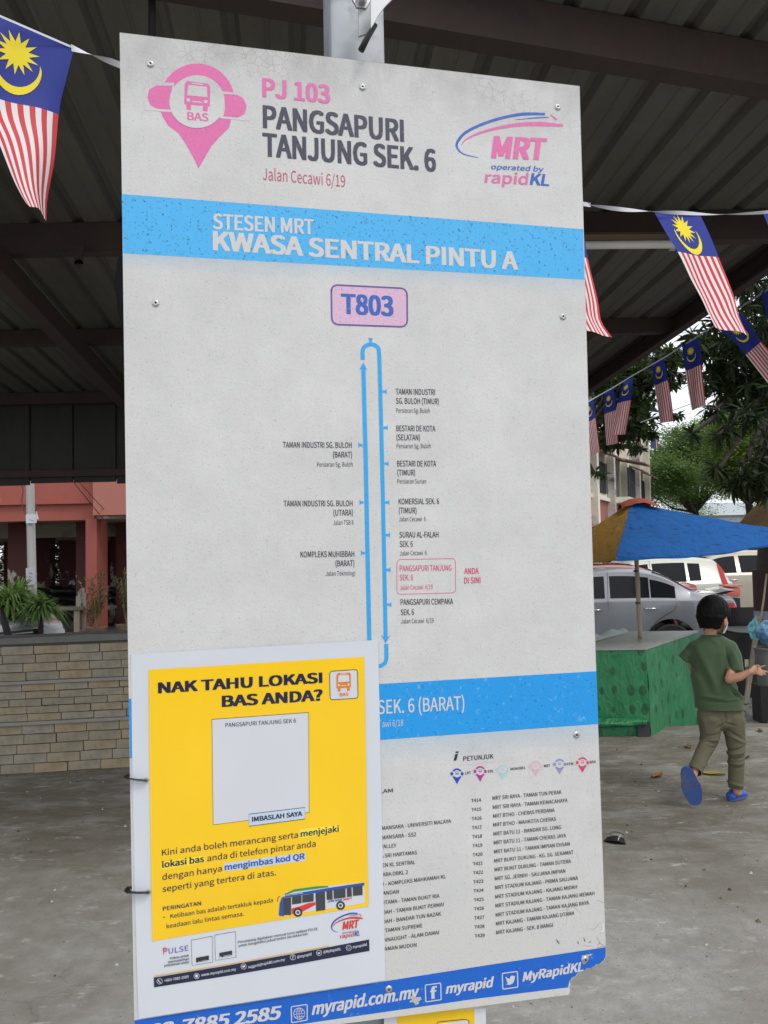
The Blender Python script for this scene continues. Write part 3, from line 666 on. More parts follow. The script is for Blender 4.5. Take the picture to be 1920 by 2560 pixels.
bus_icon(lambda u,v:z3(1199+80*u+1*v,232-5*u+104*v),ORG,PWH,7,poster,PB);t3('BAS',1217,363,1267,360,19,ORG,.03,0,5)
f3('white_panel',((496,493),(1041,454),(1045,1018),(503,1088)),PWH,2);s3('panel_outline',((496,493),(1041,454),(1045,1018),(503,1088)),3,NAVY,3,True)
t3('PANGSAPURI TANJUNG SEK 6',573,537,970,511,23,NAVY,.008)
f3('caption_tile',((705,1028),(1020,990),(1022,1054),(706,1096)),PBL,4);s3('caption_outline',((705,1028),(1020,990),(1022,1054),(706,1096)),3,NAVY,5,True)
t3('IMBASLAH SAYA',722,1071,1006,1037,27,NAVY,.04,0,6)
t3('Kini anda boleh merancang serta',214,1262,982,1160,34,NAVY,.008)
f3('highlight',((990,1113),(1218,1090),(1222,1128),(992,1166)),LYE,2);t3('menjejaki',997,1157,1213,1126,34,NAVY,.03)
f3('highlight',((208,1300),(455,1262),(458,1300),(210,1342)),LYE,2);t3('lokasi bas',215,1331,452,1297,36,NAVY,.035)
t3('anda di telefon pintar anda',470,1294,1082,1210,34,NAVY,.008);t3('dengan hanya',216,1400,552,1350,34,NAVY,.008)
f3('highlight',((562,1305),(1022,1243),(1026,1290),(564,1352)),PBL,2);t3('mengimbas kod QR',568,1345,1020,1280,34,PBLU,.035);t3('seperti yang tertera di atas.',217,1468,858,1372,34,NAVY,.008)
t3('PERINGATAN',219,1573,435,1541,22,NAVY,.022);t3('•  Ketibaan bas adalah tertakluk kepada',222,1622,840,1524,24,NAVY,.008);t3('keadaan lalu lintas semasa.',240,1672,677,1600,24,NAVY,.008)
# drawn bus
f3('bus_drawing',((900,1490),(925,1466),(1140,1434),(1355,1412),(1360,1530),(1000,1585),(890,1604),(873,1600),(878,1535)),PWH,2)
f3('bus_drawing',((905,1478),(960,1452),(1090,1434),(1150,1432),(1155,1440),(960,1466),(912,1484)),PGRN,3)
f3('bus_drawing',((912,1484),(1140,1446),(1355,1414),(1356,1430),(1140,1464),(905,1500)),PBLU,4)
f3('bus_drawing',((873,1600),(878,1530),(890,1500),(905,1490),(902,1605)),PBLU,4)
f3('bus_drawing',((945,1560),(990,1548),(1040,1530),(1080,1524),(1080,1540),(1000,1582),(946,1592)),PRED,4)
for a in (((900,1502),(943,1496),(943,1596),(900,1598)),((948,1494),(1002,1486),(1002,1530),(948,1538)),((1006,1486),(1070,1476),(1070,1520),(1006,1528)),((1080,1474),(1134,1464),(1136,1568),(1084,1576)),((1142,1462),(1176,1456),(1178,1508),(1144,1512)),((1182,1456),(1250,1446),(1250,1498),(1184,1506)),((1256,1444),(1284,1440),(1286,1492),(1258,1496)),((1290,1438),(1346,1430),(1346,1484),(1292,1490))):f3('bus_drawing',a,WIN,5)
for cx,cy in ((981,1582),(1222,1543)):
    for r_,mt,l in ((25,DRK,6),(14,PWH,7),(8,WIN,8)):fill('bus_drawing',disc(z3(cx,cy),r_*.4431,18),mt,l+2,poster,PB)
s3('bus_drawing',((880,1490),(868,1500),(866,1520)),3,DRK,5)
t3('JOM NAIK',1148,1527,1232,1516,13,PBLU,.03,.1,6);t3('MRT',1238,1516,1288,1508,13,PRED,.03,.1,6);t3('BAS PERANTARA',915,1489,1010,1476,9,PWH,.02,0,6)
# foot of the poster
swoosh(lambda x,y:z3(1170+(x-1170)*.49,1588+(y-306)*.72),PBLU,PRED,4,poster,PB,.5)
t3('MRT',1232,1682,1322,1668,46,PRED,.05,.14);t3('operated by',1230,1703,1322,1691,10,PBLU,.01,.2);t3('rapid',1218,1730,1296,1717,22,PRED,.02,.15);t3('KL',1300,1717,1330,1712,24,PBLU,.04,.2)
t3('P',222,1821,246,1817,36,PPK,.0);t3('ULSE',252,1816,364,1797,30,PBLU,.0);s3('pulse_mark',[(228+9*math.cos(R(a)),1790+9*math.sin(R(a))) for a in range(0,360,30)],3,PPK,4,True)
for s,x0,y0,x1,y1 in (('Imbas untuk',260,1848,367,1831),('memudahkan',248,1869,367,1850),('perjalanan anda!',228,1889,368,1868)):t3(s,x0,y0,x1,y1,14,NAVY,.015)
for c in (((380,1739),(498,1716),(501,1863),(384,1882)),((512,1710),(629,1690),(632,1835),(516,1854))):
    s3('code_outline',c,2.2,NAVY,3,True)
    (xa,ya),(xb,yb)=c[3],c[2];bq=((xa+22,ya-43),(xb-22,yb-38),(xb-22,yb-12),(xa+23,ya-17));f3('store_badge',bq,DRK,4)
t3('App Store',436,1861,470,1855,8,PWH,.01,0,6);t3('Google Play',562,1832,605,1825,8,PWH,.01,0,6)
f3('store_mark',((416,1866),(424,1858),(426,1868),(420,1872)),PWH,6);f3('store_mark',((541,1830),(541,1842),(551,1834)),PWH,6)
t3('Penumpang digalakkan memuat turun aplikasi PULSE',643,1757,1092,1680,14,NAVY,.01);t3('untuk mengetahui jadual terkini dan lokasi bas.',645,1778,1040,1708,14,NAVY,.01)
s3('yellow_rule',((170,1942),(630,1868),(1155,1772)),5,gl('poster_amber',lin((235,180,40))),3)
f3('footer_bar',((168,1950),(560,1886),(960,1815),(1383,1735),(1385,1799),(960,1876),(560,1944),(170,2005)),NAVY,2)
for s,x0,y0,x1,y1 in (('+603-7885 2585',227,1975,365,1951),('www.myrapid.com.my',436,1943,632,1909),('suggest@rapidkl.com.my',700,1898,908,1854),('@myrapid',977,1841,1058,1824),('@MyRapidKL',1125,1813,1225,1795),('myrapidkl',1291,1785,1371,1770)):t3(s,x0,y0,x1,y1,15,PWH,.02)
for cx,cy in ((201,1971),(410,1941),(675,1887),(953,1835),(1101,1810),(1268,1782)):s3('contact_icon',[(cx+15*math.cos(R(a)),cy+15*math.sin(R(a))) for a in range(0,360,20)],2.4,PWH,3,True)
s3('contact_icon',((194,1964),(198,1973),(208,1979)),5,PWH,4);fill('contact_icon',disc(z3(410,1941),9*.4431,14),PWH,6,poster,PB);f3('contact_icon',((667,1883),(682,1880),(683,1891),(668,1894)),PWH,4);t3('f',949,1844,958,1842,18,PWH,.03);f3('contact_icon',((1093,1806),(1101,1810),(1108,1803),(1107,1813),(1098,1818),(1093,1815)),PWH,4);s3('contact_icon',((1262,1777),(1274,1775),(1275,1787),(1263,1789)),2,PWH,4,True)
# punched holes and cable ties
blk=M('black_nylon',(.012,.012,.014),.35)
for i,(hx,hy,ex,ey) in enumerate(((126,836,20,826),(138,1468,24,1468))):
    fill('eyelet',disc(z3(hx,hy),15*.4431,18),gl('eyelet_ring',(.42,.40,.36)),4,poster,PB);fill('eyelet_hole',disc(z3(hx-2,hy+1),10*.4431,16),M('hole_shade',(.35,.31,.27),.8),5,poster,PB)
    a=BP(*z3(hx-6,hy+2),PB+.002);b=BP(*z3(ex,ey),PB+.0025)
    mb=MB();t_=(b-a).normalized();s_=PN.cross(t_)
    ps=[a-PN*.004,a,a.lerp(b,.5)+PN*.0008,b+PN*.0,b-PN*.003+t_*.0015,b-PN*.012+t_*.001,a-PN*.016]
    mb.tube(ps,.0040,4,flat=.28);tag(mb.build('cable_tie',blk),['black cable tie in the upper hole of the poster\'s left margin','black cable tie in the lower hole of the poster\'s left margin'][i],'cable tie','cable ties holding the poster')
# ================================================================ BUNTING
fb=M('flag_blue',lin((20,42,138)),.6,0,.06,20);fr=M('flag_red',lin((200,52,58)),.6,0,.06,20);fw=M('flag_white',(.72,.70,.70),.6,0,.05,20);fy=M('flag_yellow',lin((238,216,30)),.6,0,.05,20)
for f_ in (fb,fr,fw,fy):
    b_=f_.node_tree.nodes['Principled BSDF'];b_.inputs['Sheen Weight'].default_value=.0
def rail(pts,v):
    n=len(pts)-1;ds=[0]
    for i in range(n):ds.append(ds[-1]+(pts[i+1]-pts[i]).length)
    t=v*ds[-1]
    for i in range(n):
        if t<=ds[i+1]+1e-9:
            return pts[i].lerp(pts[i+1],(t-ds[i])/(ds[i+1]-ds[i]))
    return pts[-1]
def flag(Lp,Rp,split,YL,YR,label,rip=.006,ph=0.0,cols_=14,first=0,dk=1):
    L=cr([W(*p,YL) for p in Lp],5);Rr=cr([W(*p,YR) for p in Rp],5)
    t=thing('flag',label,'flag',tuple((L[0]+Rr[0])/2),0,'small national flags strung on the bunting')
    wd=(Rr[0]-L[0]);nn=wd.cross(L[-1]-L[0]).normalized()
    if nn.y>0:nn=-nn
    def S(u,v,o=0):
        p=rail(L,v).lerp(rail(Rr,v),u)
        return p+nn*(rip*math.sin(u*7+ph+v*3)*max(v,0)**.7+rip*.7*math.sin(v*6+ph*2+u*2)*v+o)
    NU=28;NV=20;js=round(split*NV)
    def vv(v):return v
    mb=MB();mb.grid(lambda u,v:S(u,v),NU,NV,lambda i,j:0 if j<js else (1 if ((i//2)+first)%2 else 2))
    mb.build('cloth',[fb,fr,fw],t,True)
    sp=js/NV;asp=(Rr[0]-L[0]).length/((L[-1]-L[0]).length)
    # star and crescent, laid on both sides of the cloth
    for side in (1,):
        o=side*max(.0008,.0004*YL)
        cu,cv=.46,sp*.36
        ru=.235;rv=ru*asp*1.0
        pts=[]
        for k in range(28):
            a=2*math.pi*k/28;q=1 if k%2==0 else .52;pts.append((cu+ru*q*math.sin(a),cv-rv*q*math.cos(a)))
        c=S(cu,cv,o);mb=MB();vs=[c]+[S(a,b,o) for a,b in pts];mb.add(vs,[(0,1+k,1+(k+1)%28) for k in range(28)]);mb.build('star',fy,t,True)
        cu2,cv2=.47,sp*.56;r1=.27;vs=[];n=20
        for k in range(n+1):
            a=math.pi*(-.08+1.16*k/n)
            vs.append(S(cu2+r1*math.cos(a),cv2+r1*asp*1.05*math.sin(a),o))
        for k in range(n+1):
            a=math.pi*(-.08+1.16*k/n)
            vs.append(S(cu2+r1*.90*math.cos(a)*(1-.0),cv2-.035*asp*6*.28+r1*asp*.93*math.sin(a),o))
        mb=MB();mb.add(vs,[(k,k+1,n+2+k,n+1+k) for k in range(n)]);mb.build('crescent',fy,t)
    return t
F=lambda l:[q3(*p) for p in l]
flag([(-72,12),(-66,225),(-14,330),(36,455),(66,508)],[(185,121),(165,200),(148,274),(136,400),(120,490),(118,545)],.40,1.28,1.36,'large flag hanging left of the route board, folded at its left edge',.008,1.0)
flag(F([(680,180),(790,385),(885,545),(985,745),(1085,920),(1150,1060),(1205,1170)]),F([(1078,208),(1160,390),(1240,590),(1310,760),(1370,930),(1410,1090),(1490,1243)]),.37,2.34,2.44,'largest flag right of the board, hanging slanted from the white ribbon',.006,.3)
flag(F([(-300,330-240),(-240,330),(-150,600),(-60,1000),(10,1180)]),F([(0,110),(60,330),(100,560),(150,750),(205,950),(232,1110),(320,1248)]),.40,2.02,2.06,'flag half hidden behind the upper right edge of the route board',.005,2.0)
flag(F([(1620,192),(1700,380),(1790,560),(1900,800)]),F([(1990,200),(2050,380),(2120,560),(2230,800)]),.37,2.6,2.7,'flag on the near ribbon at the right edge, only its blue corner in view',.005,2.0)
ZS=CAMZ+1.62
def Ys(x,y):return G(x,y,ZS).y
def smallflag(L,Rr,sp,label,ph,**k):
    y=Ys(*F([L[0]])[0]);y2=Ys(*F([Rr[0]])[0]);return flag(F(L),F(Rr),sp,y,y+min(.12,max(-.12,y2-y)),label,.006,ph,**k)
smallflag([(1215,1170),(1400,1330),(1680,1680),(1790,1820)],[(1430,1035),(1560,1235),(1760,1480),(1900,1650)],.42,'strongly slanted flag on the far string, just behind the tip of the largest flag',.5)
smallflag([(915,1320),(945,1550),(1000,1890)],[(1062,1262),(1085,1490),(1115,1840)],.40,'upright flag on the far string, second from its bright open end',1.5)
smallflag([(652,1500),(680,1680),(720,2000)],[(760,1435),(800,1650),(845,1980)],.34,'upright flag against the white sky above the blue canopy',2.5)
smallflag([(410,1645),(365,1790),(300,2100)],[(495,1597),(475,1790),(435,2095)],.40,'flag twisted to the left overlapping its neighbour above the apartment block',3.5)
smallflag([(240,1740),(243,1915),(270,2190)],[(325,1692),(348,1890),(365,2170)],.40,'flag overlapped by the twisted one, above the apartment block',4.5)
smallflag([(62,1845),(90,1985),(128,2290)],[(150,1790),(175,1985),(207,2245)],.36,'flag closest to the right edge of the board on the far string',5.5)
smallflag([(1600,868),(1650,1080),(1720,1400)],[(1780,770),(1830,980),(1890,1300)],.45,'dark blue flag corner on the far string at the right edge of the photo',6.5)
# ribbons
rib=M('white_ribbon',(.62,.63,.68),.45,0,.06,40)
def ribbon(pts,wd,tw,label,ph=0):
    P=cr(pts,10);mb=MB();n=len(P);vs=[]
    for i,p in enumerate(P):
        t=(P[min(i+1,n-1)]-P[max(i-1,0)]).normalized();a=Vector((0,0,1)).cross(t).normalized();b=t.cross(a)
        an=ph+i*tw;d=b*math.cos(an)+a*math.sin(an);vs+= [p-d*wd/2,p+d*wd/2]
    mb.add(vs,[(2*i,2*i+1,2*i+3,2*i+2) for i in range(n-1)])
    return tag(mb.build('bunting_ribbon',rib,None,True),label,'ribbon')
ribbon([W(-90,0,1.22),W(0,40,1.28),W(185,120,1.36)],.004,.0,'thin edge of white ribbon carrying the large flag at the left',0)
ribbon([W(178,119,1.355),W(240,140,1.4),W(320,170,1.46),W(500,240,1.6),W(800,350,1.78),W(1150,450,1.95),W(1450,508,2.12),W(1475,512,2.14),W(1550,523,2.22),W(1625,528,2.3),W(1700,532,2.38),W(1800,536,2.5),W(1920,530,2.65),W(2050,515,2.8)],.0115,.155,'twisted white ribbon passing behind the board with the large flags',-.2)
sp=[(60,1860),(110,1810),(320,1690),(500,1580),(780,1420),(920,1330),(1180,1165),(1400,1010),(1600,880),(1780,760),(1900,680)]
ribbon([Vector(G(*F([p])[0],ZS)) for p in sp],.015,.0,'long white ribbon running along the roof edge with the small flags',.2)
mb=MB();mb.tube([W(*q1(560,540),11),W(*q1(880,420),10.5),W(*q1(1130,330),10),W(*q1(1540,130),9.5),W(*q1(1800,0),9)],.006,5);tag(mb.build('cable',M('white_cable',(.5,.5,.48),.5)),'thin pale cable crossing in front of the dark tree leaves','cable')
# ================================================================ CAR PARK
def interp(P,x):
    if False:pass
    if x<=P[0][0]:return P[0][1]
    for (a,b),(c,d) in zip(P,P[1:]):
        if x<=c:
            t=(x-a)/max(c-a,1e-6);return b+(d-b)*t
    return P[-1][1]
def smooth_prof(P):
    return [(p.x,p.y) for p in cr([Vector((x,z,0)) for x,z in P],6)]
def paint(name,c,metal=.3):
    n=N(name);g=n.noise(5,4,.5);n.col(n.mix(g,c,tuple(v*.88 for v in c)));n.metal(metal);n.rough(.32);n.b.inputs['Coat Weight'].default_value=.8;n.b.inputs['Coat Roughness'].default_value=.06;return n.m
glass=N('dark_car_glass');glass.col((.012,.014,.016));glass.rough(.08);glass.b.inputs['Specular IOR Level'].default_value=.16;glass=glass.m
rub=M('tyre_rubber',(.018,.018,.018),.85);alloy=M('wheel_alloy',(.5,.5,.52),.3,.8);lampr=M('red_lamp',(.45,.015,.02),.12,0,.1,20);lampc=M('clear_lamp',(.6,.6,.62),.12);chr_=M('chrome',(.7,.7,.72),.12,1);plas=M('black_trim',(.02,.02,.022),.5);seam=M('shut_line',(.01,.01,.01),.9)
def car(name,label,cat,loc,rz,L,w,top,belt,cab,col,zb=.22,wheels=(.82,3.35),wr=.31,side_w=(),rear_w=None,front_w=None,handles=(),tail=None,head=None,group=None,flap=None,seams=(),roofw=.22,extra=None):
    t=thing(name,label,cat,loc,rz,group);top=smooth_prof(top);T=lambda x:interp(top,x);Bt=lambda x:min(interp(belt,x),T(x)-.05)
    roof_=max(z for x,z in top)
    def plan(x):
        u=abs(2*x/L-1);return 1-.13*u**5-.0*u
    def hw(x):
        k=max(0,min(1,(T(x)-interp(belt,x))/(roof_-interp(belt,x)+1e-6)));return k
    def ring(x):
        W_=w*plan(x);b=Bt(x);z=T(x);k=hw(x) if cab[0]<x<cab[1] else 0;z0=zb
        for cx in wheels:
            d=abs(x-cx);ra=wr+.07
            if d<ra:z0=max(z0,wr+math.sqrt(ra*ra-d*d))
        e=max(0,.10-min(x,L-x))/.10;z0=z0+e*.08
        wt=W_*(.95-roofw*k)
        m_=max(z0+.03,(z0+b)/2)
        return [(0,z0),(W_*.80,z0),(W_*.975,z0+.01),(W_*1.0,m_),(W_*.985,b-.02 if b-.02>m_ else m_+.01),(W_*.955,b),(wt,z-.055*(1 if k>.1 else .45)),(wt*.86,z-.014),(wt*.5,z),(0,z)]
    NS=84;xs=[L*(.5-.5*math.cos(math.pi*i/NS))*.6+L*i/NS*.4 for i in range(NS+1)]
    for cx in wheels:xs+= [cx-wr-.07,cx+wr+.07]
    xs=sorted(xs);rings=[ring(min(max(x,.0),L)) for x in xs];mb=MB();n=len(rings[0])
    for sgn in (1,-1):
        vs=[(x-L/2,sgn*y,z) for x,rg in zip(xs,rings) for y,z in rg];m_=len(xs)
        fs=[(i*n+k,i*n+k+1,(i+1)*n+k+1,(i+1)*n+k) if sgn<0 else (i*n+k+1,i*n+k,(i+1)*n+k,(i+1)*n+k+1) for i in range(m_-1) for k in range(n-1)]
        fs+=[tuple(range(n)),tuple(range((m_-1)*n,m_*n))];mb.add(vs,fs)
    rot=Matrix.Translation(Vector(loc))@Matrix.Rotation(rz,4,'Z')
    def fin(mb,nm,mt,par=t,sm=False,an=None):
        mb.v=[tuple(rot@Vector(v)) for v in mb.v];return mb.build(nm,mt,par,sm,an)
    fin(mb,'body',paint('paint_'+name+str(round(L*100+col[0]*100)),col),t,True,38)
    def side(x,v,sgn,o=.006):           # v 0..1 between belt and roof edge
        a=ring(x);p=Vector((0,a[5][0],a[5][1])).lerp(Vector((0,a[6][0],a[6][1])),v);return Vector((x-L/2,sgn*(p.y+o),p.z+o*.3))
    def low(x,z,sgn,o=.004):
        a=ring(x);y=a[3][0]
        for (y0,z0),(y1,z1_) in zip(a[2:6],a[3:6]):
            if z0<=z<=z1_ and z1_>z0:y=y0+(y1-y0)*(z-z0)/(z1_-z0)
        return Vector((x-L/2,sgn*(y+o),z))
    for sgn in(-1,1):
        for xa,xb,va,vb in side_w:
            mb=MB();mb.grid(lambda u,v:side(xa+(xb-xa)*u,va+(vb-va)*v,sgn),14,3);fin(mb,'side_window',glass,t,True)
        for hx,hz in handles:
            mb=MB();mb.tube([low(hx-.09,hz,sgn,.0),low(hx-.07,hz,sgn,.03),low(hx+.07,hz,sgn,.03),low(hx+.09,hz,sgn,0)],.011,8);fin(mb,'door_handle',chr_ if col[0]>.2 else plas,t,True)
        for pl in seams:
            ps=[low(x,z,sgn,.003) if z<Bt(x)-.0 else side(x,min(1,(z-Bt(x))/(T(x)-.055-Bt(x)+1e-6)),sgn,.004) for x,z in pl]
            mb=MB();mb.tube(ps,.003,4);fin(mb,'door_seam',seam)
        if flap and sgn==flap[2]:
            x,z=flap[0],flap[1];mb=MB();q=[low(x+a,z+b,sgn,.003) for a,b in ((-.07,-.07),(-.08,0),(-.07,.07),(0,.075),(.07,.07),(.08,0),(.07,-.07),(0,-.075),(-.07,-.07))];mb.tube(q,.0035,4);fin(mb,'fuel_flap_outline',seam)
        for lt,mt_,nm in ((tail,lampr,'tail_light'),(head,lampc,'headlight')):
            if lt:
                mb=MB();mb.grid(lambda u,v:low(lt[0]+(lt[1]-lt[0])*u+lt[4]*v*(1),lt[2]+(lt[3]-lt[2])*v,sgn,.012) if (lt[2]+(lt[3]-lt[2])*v)<Bt(lt[0]+(lt[1]-lt[0])*u) else side(min(L-.02,lt[0]+(lt[1]-lt[0])*u+lt[4]*v),min(1,((lt[2]+(lt[3]-lt[2])*v)-Bt(lt[0]))/max(.02,T(lt[0])-.05-Bt(lt[0]))),sgn,.014),6,8);fin(mb,nm,mt_,t,True)
    for wv,nm in ((rear_w,'rear_window'),(front_w,'windscreen')):
        if wv:
            def tp(u,v):
                x=wv[0]+(wv[1]-wv[0])*v;a=ring(x);y=a[7][0]*1.0*(2*u-1);zz=T(x)-(.012 if abs(2*u-1)>.7 else 0)
                return Vector((x-L/2,y,zz+.012))
            mb=MB();mb.grid(tp,8,8);fin(mb,nm,glass,t,True)
    for cx in wheels:
        for sgn in(-1,1):
            mb=MB();c=(cx-L/2,sgn*(w-.09),wr);mb.lathe(c,[(wr-.09,-.09),(wr-.02,-.10),(wr,-.07),(wr,.07),(wr-.02,.10),(wr-.09,.09),(.0,.02)],28,'Y');wh=fin(mb,'wheel',rub,t,True,40)
            mb=MB();mb.lathe((c[0],c[1]+sgn*.05,c[2]),[(wr-.085,sgn*.04),(wr-.10,sgn*.02),(wr-.11,-.01*sgn),(.0,-.01*sgn)],28,'Y');
            for k in range(7):
                a=2*math.pi*k/7;mb.box((c[0]+math.cos(a)*(wr-.1)*.5,c[1]+sgn*.075,c[2]+math.sin(a)*(wr-.1)*.5),((wr-.1),.02,.045),Matrix.Rotation(-a,3,'Y'))
            fin(mb,'rim',alloy,wh,False)
    for x0,s_ in ((0,-1),(L,1)):
        mb=MB();mb.box((x0-L/2+s_*.004,0,.44),(.012,.48,.12));fin(mb,'number_plate',M('plate_black',(.02,.02,.02),.4),t)
    if extra:extra(t,fin,side,low,T,L,w)
    return t
# silver sedan, side-on, nose hidden behind the board
sedan_top=[(0,.60),(.06,.76),(.35,.88),(1.15,.99),(1.55,1.25),(1.95,1.42),(2.4,1.465),(2.9,1.45),(3.25,1.36),(3.60,1.16),(3.80,1.075),(4.05,1.055),(4.22,1.03),(4.29,.85),(4.30,.50)]
def sp_extra(t,fin,side,low,T,L,w):
    mb=MB();mb.grid(lambda u,v:Vector((L/2-.24+.24*v,(-.55+1.1*u),1.075+.035*v+.006*math.sin(v*3))),10,3);mb.grid(lambda u,v:Vector((L/2-.24+.24*v,(-.55+1.1*u),1.03+.07*v)),10,3)
    fin(mb,'boot_spoiler',paint('spoiler_silver',(.33,.34,.36)),t,True)
sx_=W(1702,1500,12.0).x+.98
sedan=car('parked_sedan','silver grey sedan with tinted windows parked side-on behind the green stall','car',(sx_-2.15,12.95,RZ),-.20,4.30,.84,sedan_top,[(0,.80),(1.0,.93),(2,.965),(3.4,.99),(4.3,.99)],(1.05,3.95),(.25,.265,.285),.24,(.80,3.32),.31,
    ((1.62,2.36,.10,.86),(2.44,3.02,.10,.86),(3.04,3.40,.10,.80)),(3.10,3.70),(1.2,1.75),((2.20,.84),(3.02,.86)),(4.08,4.27,.70,.93,0),(.05,.3,.62,.76,0),None,(3.78,.83,-1),
    (((2.40,.26),(2.40,.95),(2.42,1.42)),((3.40,1.0),(3.41,.92),(3.36,.84),(3.24,.76),(3.10,.66),(2.97,.50),(2.95,.28)),((1.4,.26),(1.4,.92)),((1.4,.27),(2.4,.26),(3.05,.27))),.22,sp_extra)
hb=[(0,.60),(.05,.85),(.5,.98),(.95,1.06),(1.45,1.42),(1.85,1.55),(2.6,1.58),(3.2,1.54),(3.42,1.46),(3.60,1.15),(3.68,.98),(3.70,.55)]
XW=W(1842,1400,15.6).x
car('parked_hatchback','white hatchback with long red tail light parked behind the silver sedan','car',(XW-1.85,16.45,RZ),0,3.70,.83,hb,[(0,.85),(1,1.0),(3.6,1.05)],(.9,3.62),(.56,.57,.50),.24,(.70,3.05),.30,
    ((1.42,1.98,.10,.86),(2.06,2.72,.10,.86),(2.78,3.02,.12,.84)),(3.42,3.58),(1.0,1.5),((1.9,.92),(2.66,.94)),(3.46,3.57,.88,1.42,-.08),(.04,.3,.70,.86,0),None,(3.2,.86,-1),(((2.02,.26),(2.02,1.0),(2.02,1.5)),((2.76,.3),(2.78,.9),(2.80,1.05))),.20)
suv=[(0,.60),(.05,.90),(.5,1.04),(1.15,1.13),(1.75,1.50),(2.2,1.64),(3.0,1.66),(3.7,1.60),(4.0,1.50),(4.3,1.20),(4.42,1.0),(4.46,.55)]
XS=W(1700,1400,18).x
car('parked_suv','beige sports utility car parked farthest right behind the white hatchback','car',(XS+1.2,19,RZ),R(0),4.46,.90,suv,[(0,.9),(1.2,1.08),(4.4,1.12)],(1.1,4.4),(.46,.42,.33),.28,(.88,3.6),.36,
    ((1.75,2.4,.1,.86),(2.5,3.2,.1,.86),(3.28,3.75,.12,.8)),(4.02,4.28),(1.2,1.8),((2.3,.98),(3.1,1.0)),(4.2,4.42,.8,1.2,0),(.05,.3,.75,.92,0),None,None,(((2.45,.3),(2.45,1.6)),((3.3,.35),(3.3,1.1))),.2)
XR=W(1600,1400,13.8).x
car('parked_dark_car','low car with dark roof and pinkish red tail showing just above the silver sedan','car',(XR-.95,14.65,RZ+.06),0,4.1,.80,[(a,b*.985) for a,b in sedan_top if a<4.1]+[(4.09,.5)],[(0,.80),(1.0,.93),(2,.965),(3.4,.99),(4.3,.99)],(1.05,3.95),(.40,.13,.12),.24,(.80,3.25),.30,((1.62,2.36,.10,.86),(2.44,3.02,.10,.86)),(3.10,3.70),(1.25,3.0),(),(3.9,4.05,.7,.9,0))
# white pickup front and a yellow loader farther back
pk=thing('parked_truck','white light truck with a black rack, far back under the blue canopy','truck',(G(*q1(380,1740),RZ).x,23,RZ))
fx=W(*q1(370,1700),23);wh=paint('truck_white',(.60,.61,.60),0)
MB().box((fx.x,24,1.02),(1.65,2.6,1.15),bev=.08).build('cab',wh,pk,True,30)
MB().box((fx.x,22.67,1.18),(1.35,.03,.40),bev=.01).build('windscreen',glass,pk)
MB().box((fx.x,22.66,.62),(1.5,.05,.16),bev=.01).build('bumper',plas,pk)
for i in range(5):MB().tube([(fx.x-.75,22.6,.8+.09*i),(fx.x+.75,22.6,.8+.09*i)],.016,5).build('rack_bar',plas,pk)
for s_ in(-1,1):
    MB().box((fx.x+s_*.62,22.66,.86),(.24,.04,.15),bev=.01).build('headlight',lampc,pk)
    MB().lathe((fx.x+s_*.68,23.2,.17),[(0,-.1),(.33,-.1),(.33,.1),(0,.1)],18,'X').build('wheel',rub,pk)
yx=W(*q1(585,1700),26);yl=M('loader_yellow',(.62,.42,.02),.5,0,.2,5);ld=thing('yellow_loader','small yellow loader machine standing far back behind the cars','loader',(yx.x,26,RZ))
MB().box((yx.x,26,1.0),(.95,1.6,.7),bev=.05).build('body',yl,ld);MB().box((yx.x+.1,26.1,1.6),(.6,.8,.7),bev=.04).build('cabin',glass,ld)
MB().box((yx.x-.15,24.9,.55),(1.1,.5,.35),Matrix.Rotation(.3,3,'X')).build('bucket',yl,ld)
for s_ in(-1,1):
    MB().lathe((yx.x+s_*.45,25.6,.22),[(0,-.12),(.38,-.12),(.38,.12),(0,.12)],18,'X').build('wheel',rub,ld)
    MB().tube([(yx.x+s_*.32,25.8,1.0),(yx.x+s_*.32,25.2,1.1),(yx.x+s_*.32,24.9,.7)],.06,6).build('lift_arm',yl,ld)
# ---------------------------------------------------------------- green stall box with umbrella
n=N('green_oilcloth');P=n.co.outputs['Object'];v=n.n('ShaderNodeTexVoronoi');v.inputs['Scale'].default_value=7.2;v.inputs['Randomness'].default_value=.35
mp=n.n('ShaderNodeMapping');mp.inputs['Scale'].default_value=(1.25,1.1,.85);n.l(P,mp.inputs[0]);n.l(mp.outputs[0],v.inputs[0])
a=n.noise(7,6,.6,P);k=n.mix(a,(.010,.135,.045),(.025,.22,.085));k=n.mix(n.ramp(v.outputs[0],.26,.28,.75,0),k,(.006,.06,.022));k=n.mix(n.ramp(n.noise(4,8,.7,P,(1,1,.3)),.55,.75,0,.35),k,(.09,.22,.13));n.col(k);n.rough(.42);n.bump(n.noise(6,5,.6,P,(1,1,.35)),1,.05);green=n.m
n=N('grey_green_tabletop');P=n.co.outputs['Object'];a=n.noise(5,6,.65,P);k=n.mix(a,(.22,.25,.22),(.34,.37,.34));n.col(k);n.rough(.35);n.bump(a,.4,.02);topm=n.m
BZ=RZ;zt_=.665
near=G(*q2(605,850),zt_);rgt=G(*q2(1052,700),zt_);back=G(*q2(525,690),zt_);lft=near+(back-rgt)*1.0
lft=Vector((near.x-.80,near.y+.05,zt_));back=lft+(rgt-near)
box=thing('market_stall_table','low stall box wrapped in patterned green oilcloth with a grey top','stall',((near.x+rgt.x+lft.x+back.x)/4,(near.y+rgt.y+lft.y+back.y)/4,RZ))
cn=[near,rgt,back,lft];ctr=(near+rgt+back+lft)/4
